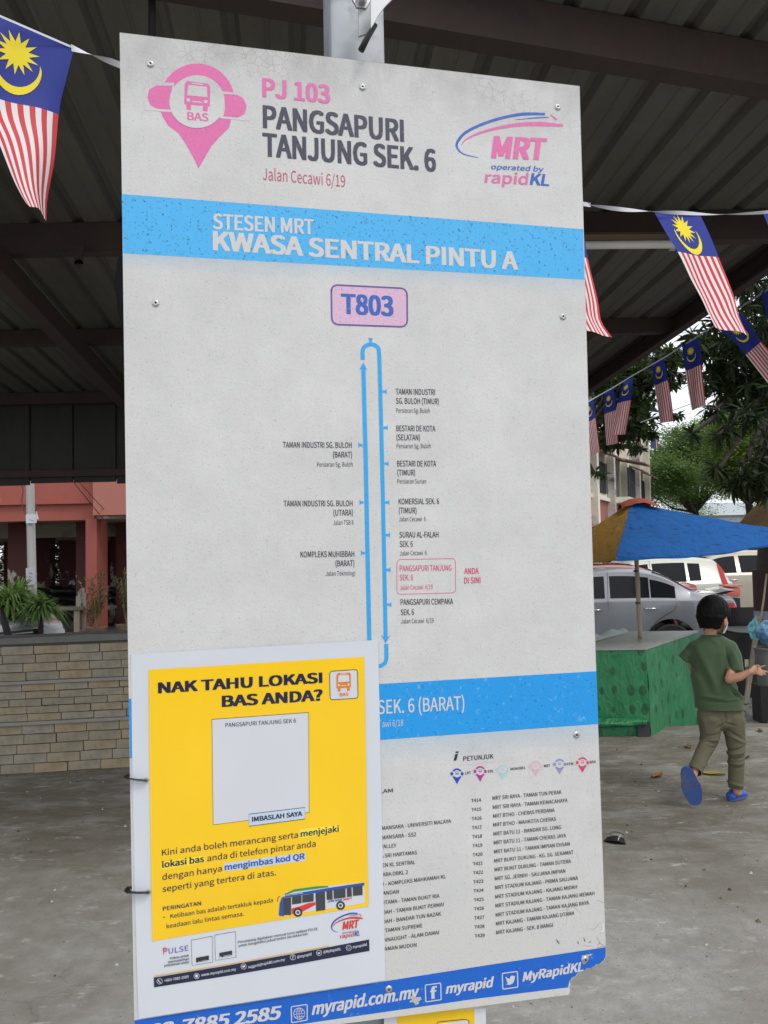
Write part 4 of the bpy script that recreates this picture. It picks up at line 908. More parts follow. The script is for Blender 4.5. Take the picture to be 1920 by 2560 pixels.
def cloth(i):
    a,b=cn[i],cn[(i+1)%4];out_=((a+b)/2-ctr);out_.z=0;out_.normalize()
    def P(u,v):
        fl=.035*v+.016*v*math.sin(u*13+i)+.012*fbm((u*5,v*6,i),1)*(v>0)
        aa=a.lerp(b,u);return Vector((aa.x,aa.y,zt_+(RZ+.01-zt_)*v))+out_*fl+ (a-b).normalized()*(.03*v*(1-2*u))
    return P
for i in range(4):
    mb=MB();mb.grid(cloth(i),30,14);mb.build('cloth_side',green,box,True)
mb=MB();hem=[near.lerp(rgt,k/8) for k in range(8)]+[rgt.lerp(back,k/8) for k in range(8)]+[back.lerp(lft,k/8) for k in range(8)]+[lft.lerp(near,k/8) for k in range(8)]
mb.poly([ctr+(p-ctr)*1.012+Vector((0,0,.004)) for p in hem],(0,0,.018));mb.build('table_top',topm,box)
mb=MB();mb.grid(lambda u,v:(lft.lerp(near,.1+.85*u)+(Vector((0,-.028,-.52-.09*v+.03*u*v))+Vector((0,-.02-.05*math.sin(v*3.1)-.02*fbm((u*6,v*3,0),1),0)))),22,8);mb.build('loose_cloth_fold',green,box,True)
mb=MB();mb.box(lft.lerp(near,.93)+Vector((0,-.05,-.62)),(.10,.012,.14));mb.build('dark_corner_plate',M('dark_rubber_mat',(.03,.03,.035),.6),box)
mb=MB();mb.grid(lambda u,v:near.lerp(rgt,.06+.86*u)+(back-rgt)*(.90-.16*v)+Vector((0,0,.026+.035*abs(math.sin(u*9+v*2))*math.sin(math.pi*v)+.02*math.sin(math.pi*v))),26,6);mb.build('folded_cloth_edge',M('pale_green_cloth',(.30,.36,.32),.5),box,True)
# stall umbrella
ub=G(*q2(557,765),zt_);bam=N('bamboo_pole');a=bam.noise(4,5,.6,None,(6,6,1));bam.col(bam.mix(a,(.24,.20,.13),(.38,.33,.23)));bam.rough(.55);bam=bam.m
um=thing('stall_umbrella','blue and mustard square stall umbrella on a thin pole, standing on the green box','umbrella',(ub.x,ub.y,zt_))
apx=W(*q1(478,1228),ub.y);mb=MB()
ps=[ub+(apx+Vector((.02,0,-.03))-ub)*(k/14) for k in range(15)];mb.tube(ps,[.019 if k%3 else .022 for k in range(15)],10);mb.build('pole',bam,um,True)
for z_,nm in ((.27,'pole_tape'),(.50,'pole_tape')):
    p=ub+(apx-ub)*z_;MB().tube([p-Vector((0,0,.008)),p+Vector((0,0,.008))],.0225,10).build(nm,plas,um)
def tarp(name,c1,c2,dk):
    n=N(name);P=n.co.outputs['Object'];a=n.noise(3,7,.7,P);b=n.noise(26,5,.75,P,(.35,1,1));k=n.mix(a,c1,c2);k=n.mix(n.ramp(b,.56,.64,0,.8),k,dk);n.col(k);n.rough(.8);n.b.inputs['Specular IOR Level'].default_value=.2;n.bump(n.noise(5,7,.65,P),.9,.05)
    n.b.inputs['Transmission Weight'].default_value=0
    return n.m
tb=tarp('blue_tarpaulin',(.008,.082,.29),(.012,.12,.38),(.006,.03,.10));ty=tarp('mustard_tarpaulin',(.36,.19,.028),(.48,.28,.045),(.16,.085,.02))
Cn=[W(*q1(345,1690),ub.y-.98),W(*q1(1990,1500),ub.y-.35),W(*q1(900,1560),ub.y+1.15),W(*q1(-180,1640),ub.y+.35)]
for i,(mt) in enumerate((tb,ty,tb,ty)):
    A,B=Cn[i],Cn[(i+1)%4]
    def P(u,v):
        e=A.lerp(B,u);e=e.copy()
        p=apx.lerp(e,v);p=p+Vector((0,0,-.075*v**3*max(0,math.sin(math.pi*u))**.8-.012*math.sin(math.pi*v)*1.0+.008*fbm((u*7,v*7,i),1)));return p
    mb=MB();mb.grid(P,26,16)
    def Pv(u,v):
        p=P(u,1.0);return p+Vector((0,0,-v*(.012+.03*abs(1-2*u)**4)))+(p-apx).normalized()*(.006*math.sin(u*25)*v)
    mb.grid(Pv,26,2);mb.build('canopy_panel',mt,um,True)
ym=lambda i:Cn[i]
for i in range(4):
    MB().tube([apx+Vector((0,0,-.05)),apx.lerp(Cn[i],.5)+Vector((0,0,-.075)),Cn[i]+Vector((0,0,-.02))],.006,6).build('rib',bam,um)
mb=MB();mb.grid(lambda u,v:apx+Vector((.17*(2*u-1)*(1-.2*v)+.05,.12*(2*v-1),.035-.05*(2*v-1)**2-.05*(2*u-1)**2+.012*fbm((u*6,v*6,0),1))),14,8);mb.build('cap_cloth',M('red_cap_cloth',(.30,.05,.025),.7),um,True)
# second umbrella, brown, at the right edge
ap2=W(*q1(1900,1080),9.2);um2=thing('brown_umbrella','dark brown umbrella canopy cut off by the right edge of the photo','umbrella',(ap2.x,ap2.y,RZ))
br=tarp('brown_tarpaulin',(.075,.045,.02),(.12,.075,.03),(.04,.03,.02));C2=[W(*q1(1395,1425),8.9),W(*q1(1760,1470),8.2),W(*q1(2500,1450),9.2),W(*q1(1900,1380),10.4)]
for i in range(4):
    A,B=C2[i],C2[(i+1)%4];mb=MB();mb.grid(lambda u,v:ap2.lerp(A.lerp(B,u),v)+Vector((0,0,.10*math.sin(math.pi*v))),12,8);mb.build('canopy_panel',br,um2,True)
MB().tube([(ap2.x,ap2.y,RZ),(ap2.x,ap2.y,ap2.z-.02)],.022,8).build('pole',bam,um2,True)
# ---------------------------------------------------------------- dark stall corner at the right edge
dk=M('stall_shade_black',(.012,.012,.013),.75,0,.3,12,.6,.02)  # black that paints in the shade beneath the stall table
p=W(*q2(1560,1000),9.4);dt=thing('dark_stall','stall table, black sides painted as its shade, at the right edge of the photo','stall',(p.x+.3,9.7,RZ))
def shade_side(u,v):
    a=2*math.pi*u;x=math.copysign(abs(math.cos(a))**.35,math.cos(a));y=math.copysign(abs(math.sin(a))**.35,math.sin(a));fl=1+.05*v+.025*v*math.sin(a*9)
    return Vector((p.x+.32+.52*x*fl,9.75+.40*y*fl,RZ+.74-.72*v))
mb=MB();mb.grid(shade_side,72,10);mb.build('cloth_side',dk,dt,True)
mb=MB();mb.poly([shade_side(k/36,0)+Vector((0,0,.004)) for k in range(36)],(0,0,.015));mb.build('table_top',M('dark_table_top',(.03,.028,.026),.5),dt)
# black plastic chair between the stall and the silver car
cx=W(*q2(1462,560),10.4);ch=thing('black_chair','black plastic chair with a slotted back behind the walking child','chair',(cx.x,10.4,RZ))
bk=M('black_plastic',(.015,.015,.017),.35);tz=W(*q2(1462,478),10.4).z
sz=RZ+.44
mb=MB();mb.grid(lambda u,v:Vector((cx.x+.25*(2*u-1)*(1-.06*(1-v)),10.4+.03*(2*u-1)**2,sz+.24+(tz-sz-.24)*v-.03*abs(2*u-1)**4*v)),12,6);mb.grid(lambda u,v:Vector((cx.x+.25*(2*u-1)*(1-.06*(1-v)),10.42+.03*(2*u-1)**2,sz+.24+(tz-sz-.24)*v-.03*abs(2*u-1)**4*v)),12,6);mb.build('backrest',bk,ch,True)
for k in (-1,-.33,.33,1):MB().box((cx.x+.22*k,10.41,sz+.12),(.035,.015,.26)).build('back_slat',bk,ch)
MB().box((cx.x,10.18,sz),(.48,.46,.03),bev=.01).build('seat',bk,ch)
for sx1 in(-1,1):
    for sy1 in(-1,1):MB().tube([(cx.x+.2*sx1,10.18+.19*sy1,sz),(cx.x+.23*sx1,10.18+.22*sy1,RZ)],.018,6).build('leg',bk,ch)
# salmon bucket on the boot line
bp_=W(*q2(1418,345),13.2);bu=thing('salmon_bucket','salmon pink plastic box standing behind the boot of the silver sedan','bucket',(bp_.x,13.6,RZ))
sal=M('salmon_plastic',(.55,.13,.10),.45)
MB().box((bp_.x+.02,13.6,bp_.z-.02),(.24,.24,.16),bev=.03).build('tub',sal,bu,True,30);MB().box((bp_.x+.02,13.6,bp_.z+.09),(.29,.29,.025),bev=.01).build('rim',sal,bu)
MB().box((bp_.x+.02,13.6,(RZ+bp_.z-.12)/2),(.22,.22,bp_.z-.12-RZ),bev=.01).build('stand',bk,bu)
# wooden post, stick, bag, card
wd=N('weathered_wood');a=wd.noise(5,7,.7,None,(9,9,1));wd.col(wd.mix(a,(.13,.11,.085),(.25,.22,.17)));wd.rough(.85);wd.bump(a,.4,.004);wd=wd.m
g=G(*q2(1468,1315),RZ);tp=W(*q2(1578,552),g.y+.25);wp=thing('wooden_post','weathered wooden batten leaning beside the child at the right edge','post',g)
d_=(tp-g).normalized();zz=d_;xx=Vector((1,0,0));yy=zz.cross(xx).normalized();xx=yy.cross(zz);rm=Matrix((xx,yy,zz)).transposed()
MB().box((g+tp)/2,(.052,.03,(tp-g).length),rm,bev=.003).build('batten',wd,wp)
MB().box(tp-d_*.03+Vector((0,-.018,0)),(.03,.008,.03),rm).build('cleat',wd,wp)
s0=W(*q2(1590,620),g.y+.22);s1=W(*q2(1648,190),g.y+.4);mb=MB();mb.tube([s0,s0.lerp(s1,.5)+Vector((.004,0,0)),s1],[.013,.012,.010],8);tag(mb.build('bamboo_stick',bam,None,True),'thin bamboo stick rising from the top of the weathered batten','stick')
bg_=N('blue_plastic_film');a=bg_.noise(6,6,.7);bg_.col(bg_.mix(a,(.04,.16,.33),(.20,.38,.52)));bg_.rough(.22);bg_.b.inputs['Coat Weight'].default_value=.4;bg_.bump(bg_.noise(14,4,.6),1,.02);bg_=bg_.m
c=W(*q2(1660,690),g.y-.1);mb=MB();mb.ell(c,(.125,.10,.145),40,28);mb.v=[tuple(Vector(v)+(Vector(v)-c).normalized()*(.035*fbm(v,9)+.02*fbm(v,24)-.02*abs(fbm(v,14)))) for v in mb.v]
bag=thing('plastic_bag','crumpled blue plastic bag tied beside the weathered batten at the right edge','bag',c);mb.build('bag_body',bg_,bag,True)
mb=MB();A=W(*q2(1475,640),g.y-.05);B=W(*q2(1560,545),g.y-.05);Cc=W(*q2(1510,750),g.y-.08);Dd=W(*q2(1600,760),g.y-.1)
mb.grid(lambda u,v:A.lerp(B,u).lerp(Cc.lerp(Dd,u),v)+Vector((0,.02*fbm((u*5,v*5,1),1),.01*fbm((u*5,v*5,9),1))),12,12);mb.build('bag_flap',M('teal_plastic_film',(.07,.26,.30),.25),bag,True)
c=W(*q2(1475,960),g.y+.12);cd_=thing('cream_card','small cream card fixed upright beside the weathered batten','card',c)
MB().box(c,(.042,.006,.085)).build('card',M('cream_card_paper',(.5,.44,.3),.7),cd_)
MB().box(c+Vector((.0,.0,-.16)),(.03,.02,.24)).build('stick',wd,cd_)
# clutter on the stall floor: crates and a grey bucket
for i,(x,y,w_,h_,c_) in enumerate(((1650,1060,.20,.34,(.12,.12,.12)),)):
    q=W(*q2(x,y),8.1);o=thing('grey_bucket','grey plastic bucket below the blue bag at the right edge','bucket',(q.x,8.1,RZ));mt=M('grey_bucket_plastic',c_,.6)
    mb=MB();mb.lathe((q.x,8.1,q.z-.10),[(0,0),(.09,0),(.11,.36),(.12,.36),(.12,.38),(.10,.38)],20);mb.build('pail',mt,o,True,30)
    MB().box((q.x,8.1,(RZ+q.z-.1)/2),(.24,.2,q.z-.1-RZ)).build('crate_under',dk,o)
# tree trunk post with painted band
# ================================================================ TREES
def leafmat(name,c1,c2,tr=.35):
    n=N(name);a=n.noise(2.2,3,.6);b=n.noise(30,2,.5);k=n.mix(n.ramp(a,.35,.65),c1,c2);k=n.mix(n.ramp(b,.3,.7,0,.35),k,tuple(v*.55 for v in c1));n.col(k);n.rough(.5);n.b.inputs['Specular IOR Level'].default_value=.18
    t=n.n('ShaderNodeBsdfTranslucent');n.l(k,t.inputs[0]);ms=n.n('ShaderNodeMixShader');ms.inputs[0].default_value=tr;n.l(n.b.outputs[0],ms.inputs[1]);n.l(t.outputs[0],ms.inputs[2]);n.l(ms.outputs[0],n.t.nodes['Material Output'].inputs[0]);return n.m
bark=M('bark',(.04,.033,.026),.95,0,.4,8,.8,.02)
def leaf_shape(l,w_,fold=.15,n=4):      # leaf along +X with midrib fold
    up=[];vs=[(0,0,0)]
    for k in range(1,n):
        t=k/n;wd_=w_*math.sin(math.pi*t**.85)/2;dz=-.18*l*t*t
        vs+=[(l*t,-wd_,dz+fold*wd_),(l*t,0,dz),(l*t,wd_,dz+fold*wd_)]
    vs.append((l,0,-.18*l));fs=[(0,1,2),(0,2,3)]
    for k in range(n-2):
        a=1+3*k;fs+=[(a,a+3,a+4,a+1),(a+1,a+4,a+5,a+2)]
    a=1+3*(n-2);e=len(vs)-1;fs+=[(a,e,a+1),(a+1,e,a+2)];return vs,fs
def orient(d,roll,rr):
    d=d.normalized();z=Vector((0,0,1))
    s_=z.cross(d)
    if s_.length<.05:s_=Vector((1,0,0))
    s_.normalize();n=d.cross(s_).normalized();Rl=Matrix.Rotation(roll,3,d);return Matrix((d,Rl@s_,Rl@n)).transposed()
rg=random.Random(11)
mango=leafmat('mango_leaf',(.018,.032,.012),(.035,.058,.018),.3);broad=leafmat('broad_leaf',(.03,.055,.015),(.06,.095,.025),.4)
def near_tree(name,label,leafm,trunk,blobs,ll,lw,nobj,group=None,rosette=8):
    t=thing(name,label,'tree',trunk[0]);mb=MB();mb.tube(cr(trunk,4),[.13-.05*k/(len(cr(trunk,4))) for k in range(len(cr(trunk,4)))],12);mb.build('trunk',bark,t,True)
    top=trunk[-1];vs,fs=leaf_shape(ll,lw);me=bpy.data.meshes.new('leaf');me.from_pydata(vs,[],fs);me.materials.append(leafm)
    for p in me.polygons:p.use_smooth=True
    L=[];br_=MB();ends=[]
    for (bx,by,rx,ry,Y,dy,n) in blobs:
        c=W(bx,by,Y)
        mid=top.lerp(c,.55)+Vector((0,0,.15));br_.tube(cr([top,mid,c],4),[.05,.048,.045,.042,.038,.033,.028,.02,.014][:len(cr([top,mid,c],4))],7)
        for k in range(n):
            a=rg.uniform(0,2*math.pi);r=math.sqrt(rg.random());q=W(bx+rx*r*math.cos(a),by+ry*r*math.sin(a),Y+rg.uniform(-dy,dy))
            br_.tube([c.lerp(q,.0),c.lerp(q,.55)+Vector((0,0,.03)),q],[.010,.006,.004],4,False)
            ax=(q-c).normalized()+Vector((0,0,-.25));ns=rosette+rg.randint(-2,2);of=rg.random()*6
            ax.normalize();e1=ax.orthogonal().normalized();e2=ax.cross(e1)
            for m_ in range(ns):
                an=of+m_*2.4;d=ax*rg.uniform(.15,.7)+(e1*math.cos(an)+e2*math.sin(an))+Vector((0,0,-.35));s_=rg.uniform(.7,1.2)
                L.append((q-ax*rg.uniform(0,.07),orient(d,rg.uniform(-.7,.7),rg)*s_))
    br_.build('branches',bark,t,True)['kind']='stuff'
    L.sort(key=lambda a:a[0].y)
    ti=Matrix.Translation(-Vector(trunk[0]))
    for q,m_ in L[:nobj]:
        o=bpy.data.objects.new('leaf',me);sc.collection.objects.link(o);o.parent=t;o.matrix_local=Matrix.Translation(q-Vector(trunk[0]))@m_.to_4x4()
    mb=MB()
    for q,m_ in L[nobj:]:mb.add([q+m_@Vector(v) for v in vs],fs)
    if mb.v:mb.build('crown',leafm,t,True)['kind']='stuff'
    return t
tr0=G(*q2(1612,1390),RZ);tr0=W(*q2(1612,1000),9.6);tb0=Vector((tr0.x+.06,9.6,RZ))
mt_=near_tree('mango_tree','dark long-leaved tree whose branches hang over the right side of the car park',mango,[tb0,tb0+Vector((.02,0,1.2)),tb0+Vector((.15,.05,2.4)),tb0+Vector((.4,.1,3.6))],
 [(q3(1250,1400)[0],q3(1250,1400)[1],75,45,9.3,.6,34),(*q3(1450,1500),70,60,9.0,.6,46),(*q3(1600,1180),70,50,8.8,.5,34),(*q3(1250,1650),75,45,9.2,.5,40),(*q3(1480,1750),65,40,9.0,.5,34),(*q3(1640,1650),40,60,8.8,.5,26),
  (*q3(1200,1880),45,12,8.6,.3,6),(*q1(1320,580),30,22,8.2,.2,5),(*q1(1480,480),35,25,8.2,.2,8),(*q1(1000,640),6,6,8.4,.1,2),(*q1(1250,930),18,12,8.0,.2,4),(*q1(1400,1060),30,22,8.0,.2,9),(*q1(1540,940),30,40,8.2,.3,14),(*q1(1620,1050),30,45,8.3,.4,18),(*q1(1230,650),10,6,8.1,.1,2),
  (*q1(1640,760),20,40,8.4,.3,8),(*q3(1560,860),60,40,9.2,.5,30),(*q3(1700,1000),40,60,9.0,.5,25),(*q3(1330,1180),55,35,9.4,.5,30),(*q3(1120,1290),50,30,9.8,.5,26),(*q3(1450,1320),50,40,9.2,.5,28)],.175,.042,290)
MB().tube([tb0+Vector((0,-.01,.62)),tb0+Vector((0,-.01,1.0))],.132,14).build('painted_band',M('pale_blue_paint_band',(.20,.24,.28),.8,0,.3,12,dirt=(.06,.05,.05),dscale=14),mt_)
MB().tube([tb0+Vector((0,-.01,1.0)),tb0+Vector((0,-.01,1.5))],.131,14).build('maroon_wrap',M('maroon_wrap',(.035,.008,.009),.7,0,.4,9),mt_)
t2b=W(1400,1700,12.5);t2b.z=RZ
near_tree('broad_leaved_tree','oval-leaved tree behind the string of flags next to the board',broad,[t2b,t2b+Vector((0,0,1.4)),t2b+Vector((.1,.1,2.6)),t2b+Vector((.25,.1,3.3))],
 [(*q3(300,1700),60,40,12.5,.8,44),(*q3(500,1560),60,35,12.2,.8,40),(*q3(700,1450),55,35,12,.8,34),(*q3(420,1900),50,40,12.3,.7,34),(*q3(560,2030),45,40,12,.7,28),(*q3(240,2050),55,45,12.5,.8,34),(*q3(620,1700),50,40,12.4,.8,34),(*q3(820,1560),50,40,12,.6,30),(*q1(330,700),55,22,12.5,.6,26),(*q1(540,640),35,40,12.2,.5,18),(*q1(520,780),20,10,12,.3,5),(*q1(180,1000),22,12,12,.3,5),(*q1(860,480),14,8,11.8,.2,4),(*q1(650,650),10,8,11.8,.2,3),(*q1(300,160),60,35,12.6,.6,30),(*q1(480,330),60,30,12.6,.6,24),(*q3(950,1400),55,30,12,.6,30),(*q3(820,1420),40,22,12,.6,18),(*q3(360,1620),40,25,12.3,.6,20)],.13,.058,290,None,7)
# distant trees: trunk, limbs, crowns of leaf clumps
def far_tree(name,label,base,h,ell_,leafm,nclump,per,ls,seed,group=None):
    r=random.Random(seed);t=thing(name,label,'tree',base,0,group);B=Vector(base);mb=MB()
    mb.tube([B,B+Vector((.1,0,h*.25)),B+Vector((.0,.1,h*.42))],[h*.03,h*.024,h*.018],10);mb.build('trunk',bark,t,True)
    fk=B+Vector((0,.1,h*.40));lm=MB()
    cl=[]
    for _ in range(nclump):
        e=r.choice(ell_);th=r.uniform(0,2*math.pi);ph=math.acos(r.uniform(-.55,1));rr_=r.uniform(.72,1.0)
        c=Vector(e[0])+Vector((e[1].x*rr_*math.sin(ph)*math.cos(th),e[1].y*rr_*math.sin(ph)*math.sin(th),e[1].z*rr_*math.cos(ph)));cl.append(c)
    for c in cl[::14]:
        m1=fk.lerp(c,.5)+Vector((0,0,-h*.03));lm.tube([fk,m1,c],[h*.010,h*.006,h*.002],5,False)
    lm.build('limbs',bark,t,True)['kind']='stuff'
    mb=MB();V=mb.v;Fc=mb.f
    for c in cl:
        cr_=ls*r.uniform(3.0,5.5)
        for _ in range(per):
            d=Vector((r.gauss(0,1),r.gauss(0,1),r.gauss(0,.55)))*cr_*.5;p=c+d;a=r.uniform(0,6.28);el=r.uniform(-.7,.5);u_=Vector((math.cos(a)*math.cos(el),math.sin(a)*math.cos(el),math.sin(el)))*ls*r.uniform(.5,1.1);v_=u_.cross(Vector((r.uniform(-.5,.5),r.uniform(-.5,.5),1))).normalized()*ls*r.uniform(.25,.5)
            b_=len(V);V+= [tuple(p-u_*.5),tuple(p+v_*.5),tuple(p+u_*.5),tuple(p-v_*.5)];Fc.append((b_,b_+1,b_+2,b_+3))
    mb.mi=[0]*len(Fc);mb.build('crown',leafm,t)['kind']='stuff';return t
rain=leafmat('rain_tree_leaf',(.10,.20,.055),(.24,.34,.10),.5);rain2=leafmat('yellow_green_leaf',(.12,.21,.05),(.26,.35,.09),.5);fol=leafmat('hedge_leaf',(.05,.11,.02),(.10,.19,.04),.4)
def E_(x,y,rx,ry,Y,dp):
    c=W(x,y,Y);s=Y/1950;return (c,Vector((rx*s,dp,ry*s)))
b0=W(1745,1400,44);b0.z=RZ
far_tree('rain_tree','large spreading green tree in the distance above the blue canopy',b0,9,[E_(*q1(900,900),85,95,44,2.6),E_(*q1(760,1050),55,65,42,2.2),E_(*q1(1050,780),75,70,45,2.5),E_(*q1(1080,1120),70,50,44,2.5),E_(*q1(1230,760),60,70,46,2.4)],rain,420,150,.21,2)
b1=W(1880,1400,36);b1.z=RZ
far_tree('yellow_green_tree','lighter yellow-green tree behind the dark hanging leaves at the right',b1,9,[E_(*q1(1420,650),70,80,36,2),E_(*q1(1600,560),70,80,36,2),E_(*q1(1450,950),75,85,35,2),E_(*q1(1650,900),70,110,36,2)],rain2,340,140,.18,5)
b2=W(1590,1400,60);b2.z=RZ
far_tree('distant_green_tree','distant tree standing between the apartment block and the large tree',b2,8,[E_(*q1(640,1130),40,40,58,2),E_(*q1(760,1200),50,25,58,2)],rain,90,70,.22,8)
for i,(x,Y,lb) in enumerate(((1700,75,'small distant tree beside the pale far house'),(1990,60,'distant tree right of the pale far house'))):
    b=W(x,1400,Y);b.z=RZ;far_tree('distant_tree',lb,b,7,[(b+Vector((0,0,4.4)),Vector((3.2,2.5,2.2)))],rain,70,60,.3,20+i)
# ================================================================ APARTMENT BLOCK (right)
crm=M('cream_wall',(.74,.71,.60),.85,0,.1,1.2,dirt=(.40,.37,.31),dscale=1.4,dth=(.56,.74));redw=M('brick_red_wall',(.36,.13,.10),.8,0,.15,2,dirt=(.2,.09,.07),dscale=2);gry=M('stained_concrete',(.50,.48,.43),.9,0,.3,2,dirt=(.12,.11,.10),dscale=1.5)
dkw=M('dark_window_glass',(.03,.035,.04),.2,0,.3,3);gril=M('dark_grille',(.045,.045,.05),.6);awb=M('blue_awning',(.05,.13,.30),.6);awg=M('teal_awning',(.05,.17,.20),.6);awr=M('faded_red_awning',(.22,.11,.09),.7);grn=M('green_shutter',(.05,.20,.10),.6)
Ab=W(*q1(596,1250),40);Aa=W(*q1(60,1250),27)
Ab.z=Aa.z=RZ;dv=(Aa-Ab);Lb=dv.length;dv.normalize();nv=Vector((-dv.y,dv.x,0))
if nv.dot(-Ab)<0:nv=-nv
apt=thing('apartment_block','cream walk-up apartment block with red ground storeys, window grilles and blue awnings','building',Ab)
def apt_box(nm,s0,s1,z0,z1,d0,d1,mt):
    c=Ab+dv*(s0+s1)/2+nv*(d0+d1)/2;c=Vector((c.x,c.y,RZ+(z0+z1)/2));rmx=Matrix((dv,nv,Vector((0,0,1)))).transposed()
    return MB().box(c,(s1-s0,abs(d1-d0),z1-z0),rmx).build(nm,mt,apt)
FH=2.85;ns=5
apt_box('wall',0,Lb+6,FH*1.28,FH*ns,-8,0,crm);apt_box('ground_storey_wall',.0,Lb+6,0,FH*1.28,-8,-.01,redw)
apt_box('roof',-.4,Lb+6.4,FH*ns,FH*ns+.25,-8.4,.4,gry)
bay=3.3
for b in range(int((Lb+6)/bay)):
    s0=b*bay+.35
    apt_box('pilaster',b*bay-.12,b*bay+.22,0,FH*ns,0,.30,gry if b%2 else crm)
    for f_ in range(ns):
        z=f_*FH+1.0
        pr_=.55 if (b+f_)%3==0 else .0
        w0,w1=s0+.2,s0+1.6
        wf=apt_box('window',w0,w1,z,z+1.2,pr_,pr_+.03,dkw)
        if pr_:apt_box('balcony_box',w0-.06,w1+.06,z-.25,z-.02,0,pr_+.05,crm)
        for k in range(7):
            s_=w0+(w1-w0)*k/6;c=Ab+dv*s_+nv*(pr_+.08);o=MB().box((c.x,c.y,RZ+z+.6),(.03,.03,1.2)).build('grille_bar',gril,apt)
        apt_box('grille_rail',w0,w1,z+.57,z+.61,pr_+.06,pr_+.1,gril)
        am=[awr,awb,awg][(b*2+f_*1)%3] if f_>1 else awr
        a0=Ab+dv*(w0-.2);a1=Ab+dv*(w1+.2);mb=MB();q=[a0+nv*0,a1+nv*0,a1+nv*(pr_+.75),a0+nv*(pr_+.75)];mb.poly([Vector((v.x,v.y,RZ+z+(1.62 if i<2 else 1.28))) for i,v in enumerate(q)],(0,0,.05));mb.build('awning',am,apt)
        apt_box('small_window',s0+2.0,s0+2.5,z+.3,z+1.1,-.0,.03,dkw if f_!=1 else grn)
    apt_box('ledge',b*bay,b*bay+bay,FH*1.28-.08,FH*1.28+.06,0,.12,crm)
c=Ab+nv*.4+dv*2.2
for i,cc in enumerate(((.35,.03,.03),(.5,.5,.5),(.08,.08,.2))):
    p=Ab+dv*(1.0+.4*i)+nv*.75;mb=MB();mb.box((p.x,p.y,RZ+FH*2+1.2),(.26,.03,.5+.1*i));o=mb.build('hanging_laundry',M('laundry_%d'%i,cc,.8),apt)
# far house, distance haze put into its pale colours
fh=W(*q1(1290,1330),95);pale=M('hazed_far_wall',(.42,.47,.50),.9);ph=thing('far_house','two-storey house in haze-pale colours far off under the trees','building',(fh.x,95,RZ))
MB().box((fh.x,98,2.6),(11,6,5.2)).build('wall',pale,ph);mb=MB();x=fh.x;mb.add([(x-6.2,94.4,4.9),(x+6.2,94.4,4.9),(x+6.2,101.6,4.9),(x-6.2,101.6,4.9),(x-4,98,6.6),(x+4,98,6.6)],[(0,1,5,4),(1,2,5),(2,3,4,5),(3,0,4),(0,3,2,1)]);mb.build('roof',M('hazed_roof',(.38,.41,.43),.8),ph)
for i in range(5):
    for j in range(2):MB().box((x-4.4+2.1*i,94.98,1.3+2.2*j),(1.2,.06,1.1)).build('window',M('hazed_far_glass',(.12,.16,.19),.3),ph)
# ================================================================ LEFT BUILDING ON COLUMNS
sal1=N('salmon_wall');a=sal1.noise(.8,7,.65);b=sal1.noise(5,8,.7,None,(1,1,.4));k=sal1.mix(sal1.ramp(a,.3,.7),(.29,.075,.055),(.37,.105,.078));k=sal1.mix(sal1.ramp(b,.60,.78,0,.5),k,(.46,.25,.20));sal1.col(k);sal1.rough(.8);sal1=sal1.m
def peel(name,c):
    n=N(name);P=n.co.outputs['Object'];sep=n.n('ShaderNodeSeparateXYZ');n.l(P,sep.inputs[0]);g=n.noise(2.6,9,.7,P,(1,1,.6));z=n.ramp(sep.outputs[2],0,2.1,.24,-.12)
    x=n.n('ShaderNodeMath',operation='ADD');n.l(g,x.inputs[0]);n.l(z,x.inputs[1]);k=n.mix(n.ramp(x.outputs[0],.60,.61),c,(.33,.32,.28));n.col(k);n.rough(.85);return n.m
colA=peel('peeling_maroon',(.060,.016,.014));colB=M('salmon_column',(.30,.075,.058),.75,0,.12,2,dirt=(.5,.4,.35),dscale=9,dth=(.70,.72));slabm=M('soffit_concrete',(.30,.28,.23),.9,0,.25,1.5,dirt=(.12,.11,.09),dscale=2)
YB_=15.6;lb=thing('stilted_building','salmon red building raised on columns behind the brick wall, its open ground floor dark','building',(-5.5,YB_,RZ))
flr=M('ground_floor_concrete',(.24,.22,.18),.9,0,.2,2)
tag(MB().poly([(-26,13.6,-.10),(.6,13.6,-.10),(.6,33,-.10),(-26,33,-.10)]).build('courtyard',flr),None,None,None,'structure')
zb_=W(200,1300,YB_).z
cxL=W(234,1300,YB_).x;cxR=W(259,1300,YB_).x;cw=cxR-cxL
# front beam and storeys above (left bay, column, right bay slightly forward)
MB().box((cxL-8.0,YB_+.30,(zb_+7)/2),(16,.55,7-zb_)).build('wall',sal1,lb)
MB().box((cxR+2.4,YB_-.32,(zb_+.06+7)/2),(4.8,.5,7-zb_-.06)).build('wall',M('salmon_wall_light',(.40,.15,.115),.8,0,.1,1,dirt=(.5,.3,.25),dscale=2.5,dth=(.6,.8)),lb)
MB().box((cxL-8.0,YB_-.01,W(200,1257,YB_).z),(16,.10,.035)).build('ledge',sal1,lb)
MB().box((-13.2,24,zb_+.12),(26,16.5,.2)).build('ceiling_slab',slabm,lb)
for j in range(4):MB().box((-13.2,YB_+2.6+3.4*j,zb_-.10),(26,.3,.36)).build('ceiling_beam',slabm,lb)
def colm(x,y,w_,mt,d=.34):
    return MB().box((x,y,(zb_-.10)/2+.0),(w_,d,zb_+.10),bev=.01).build('column',mt,lb)
colm((cxL+cxR)/2,YB_-.10,cw+.02,colB,.60)
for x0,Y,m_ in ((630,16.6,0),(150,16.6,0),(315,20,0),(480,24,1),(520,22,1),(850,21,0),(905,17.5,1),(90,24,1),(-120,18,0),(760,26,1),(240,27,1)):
    p=W(*q4(x0,700),Y);colm(p.x,Y,.42 if Y<21 else .4,colA if m_==0 else M('dark_maroon_column',(.09,.022,.02),.8,0,.3,3))
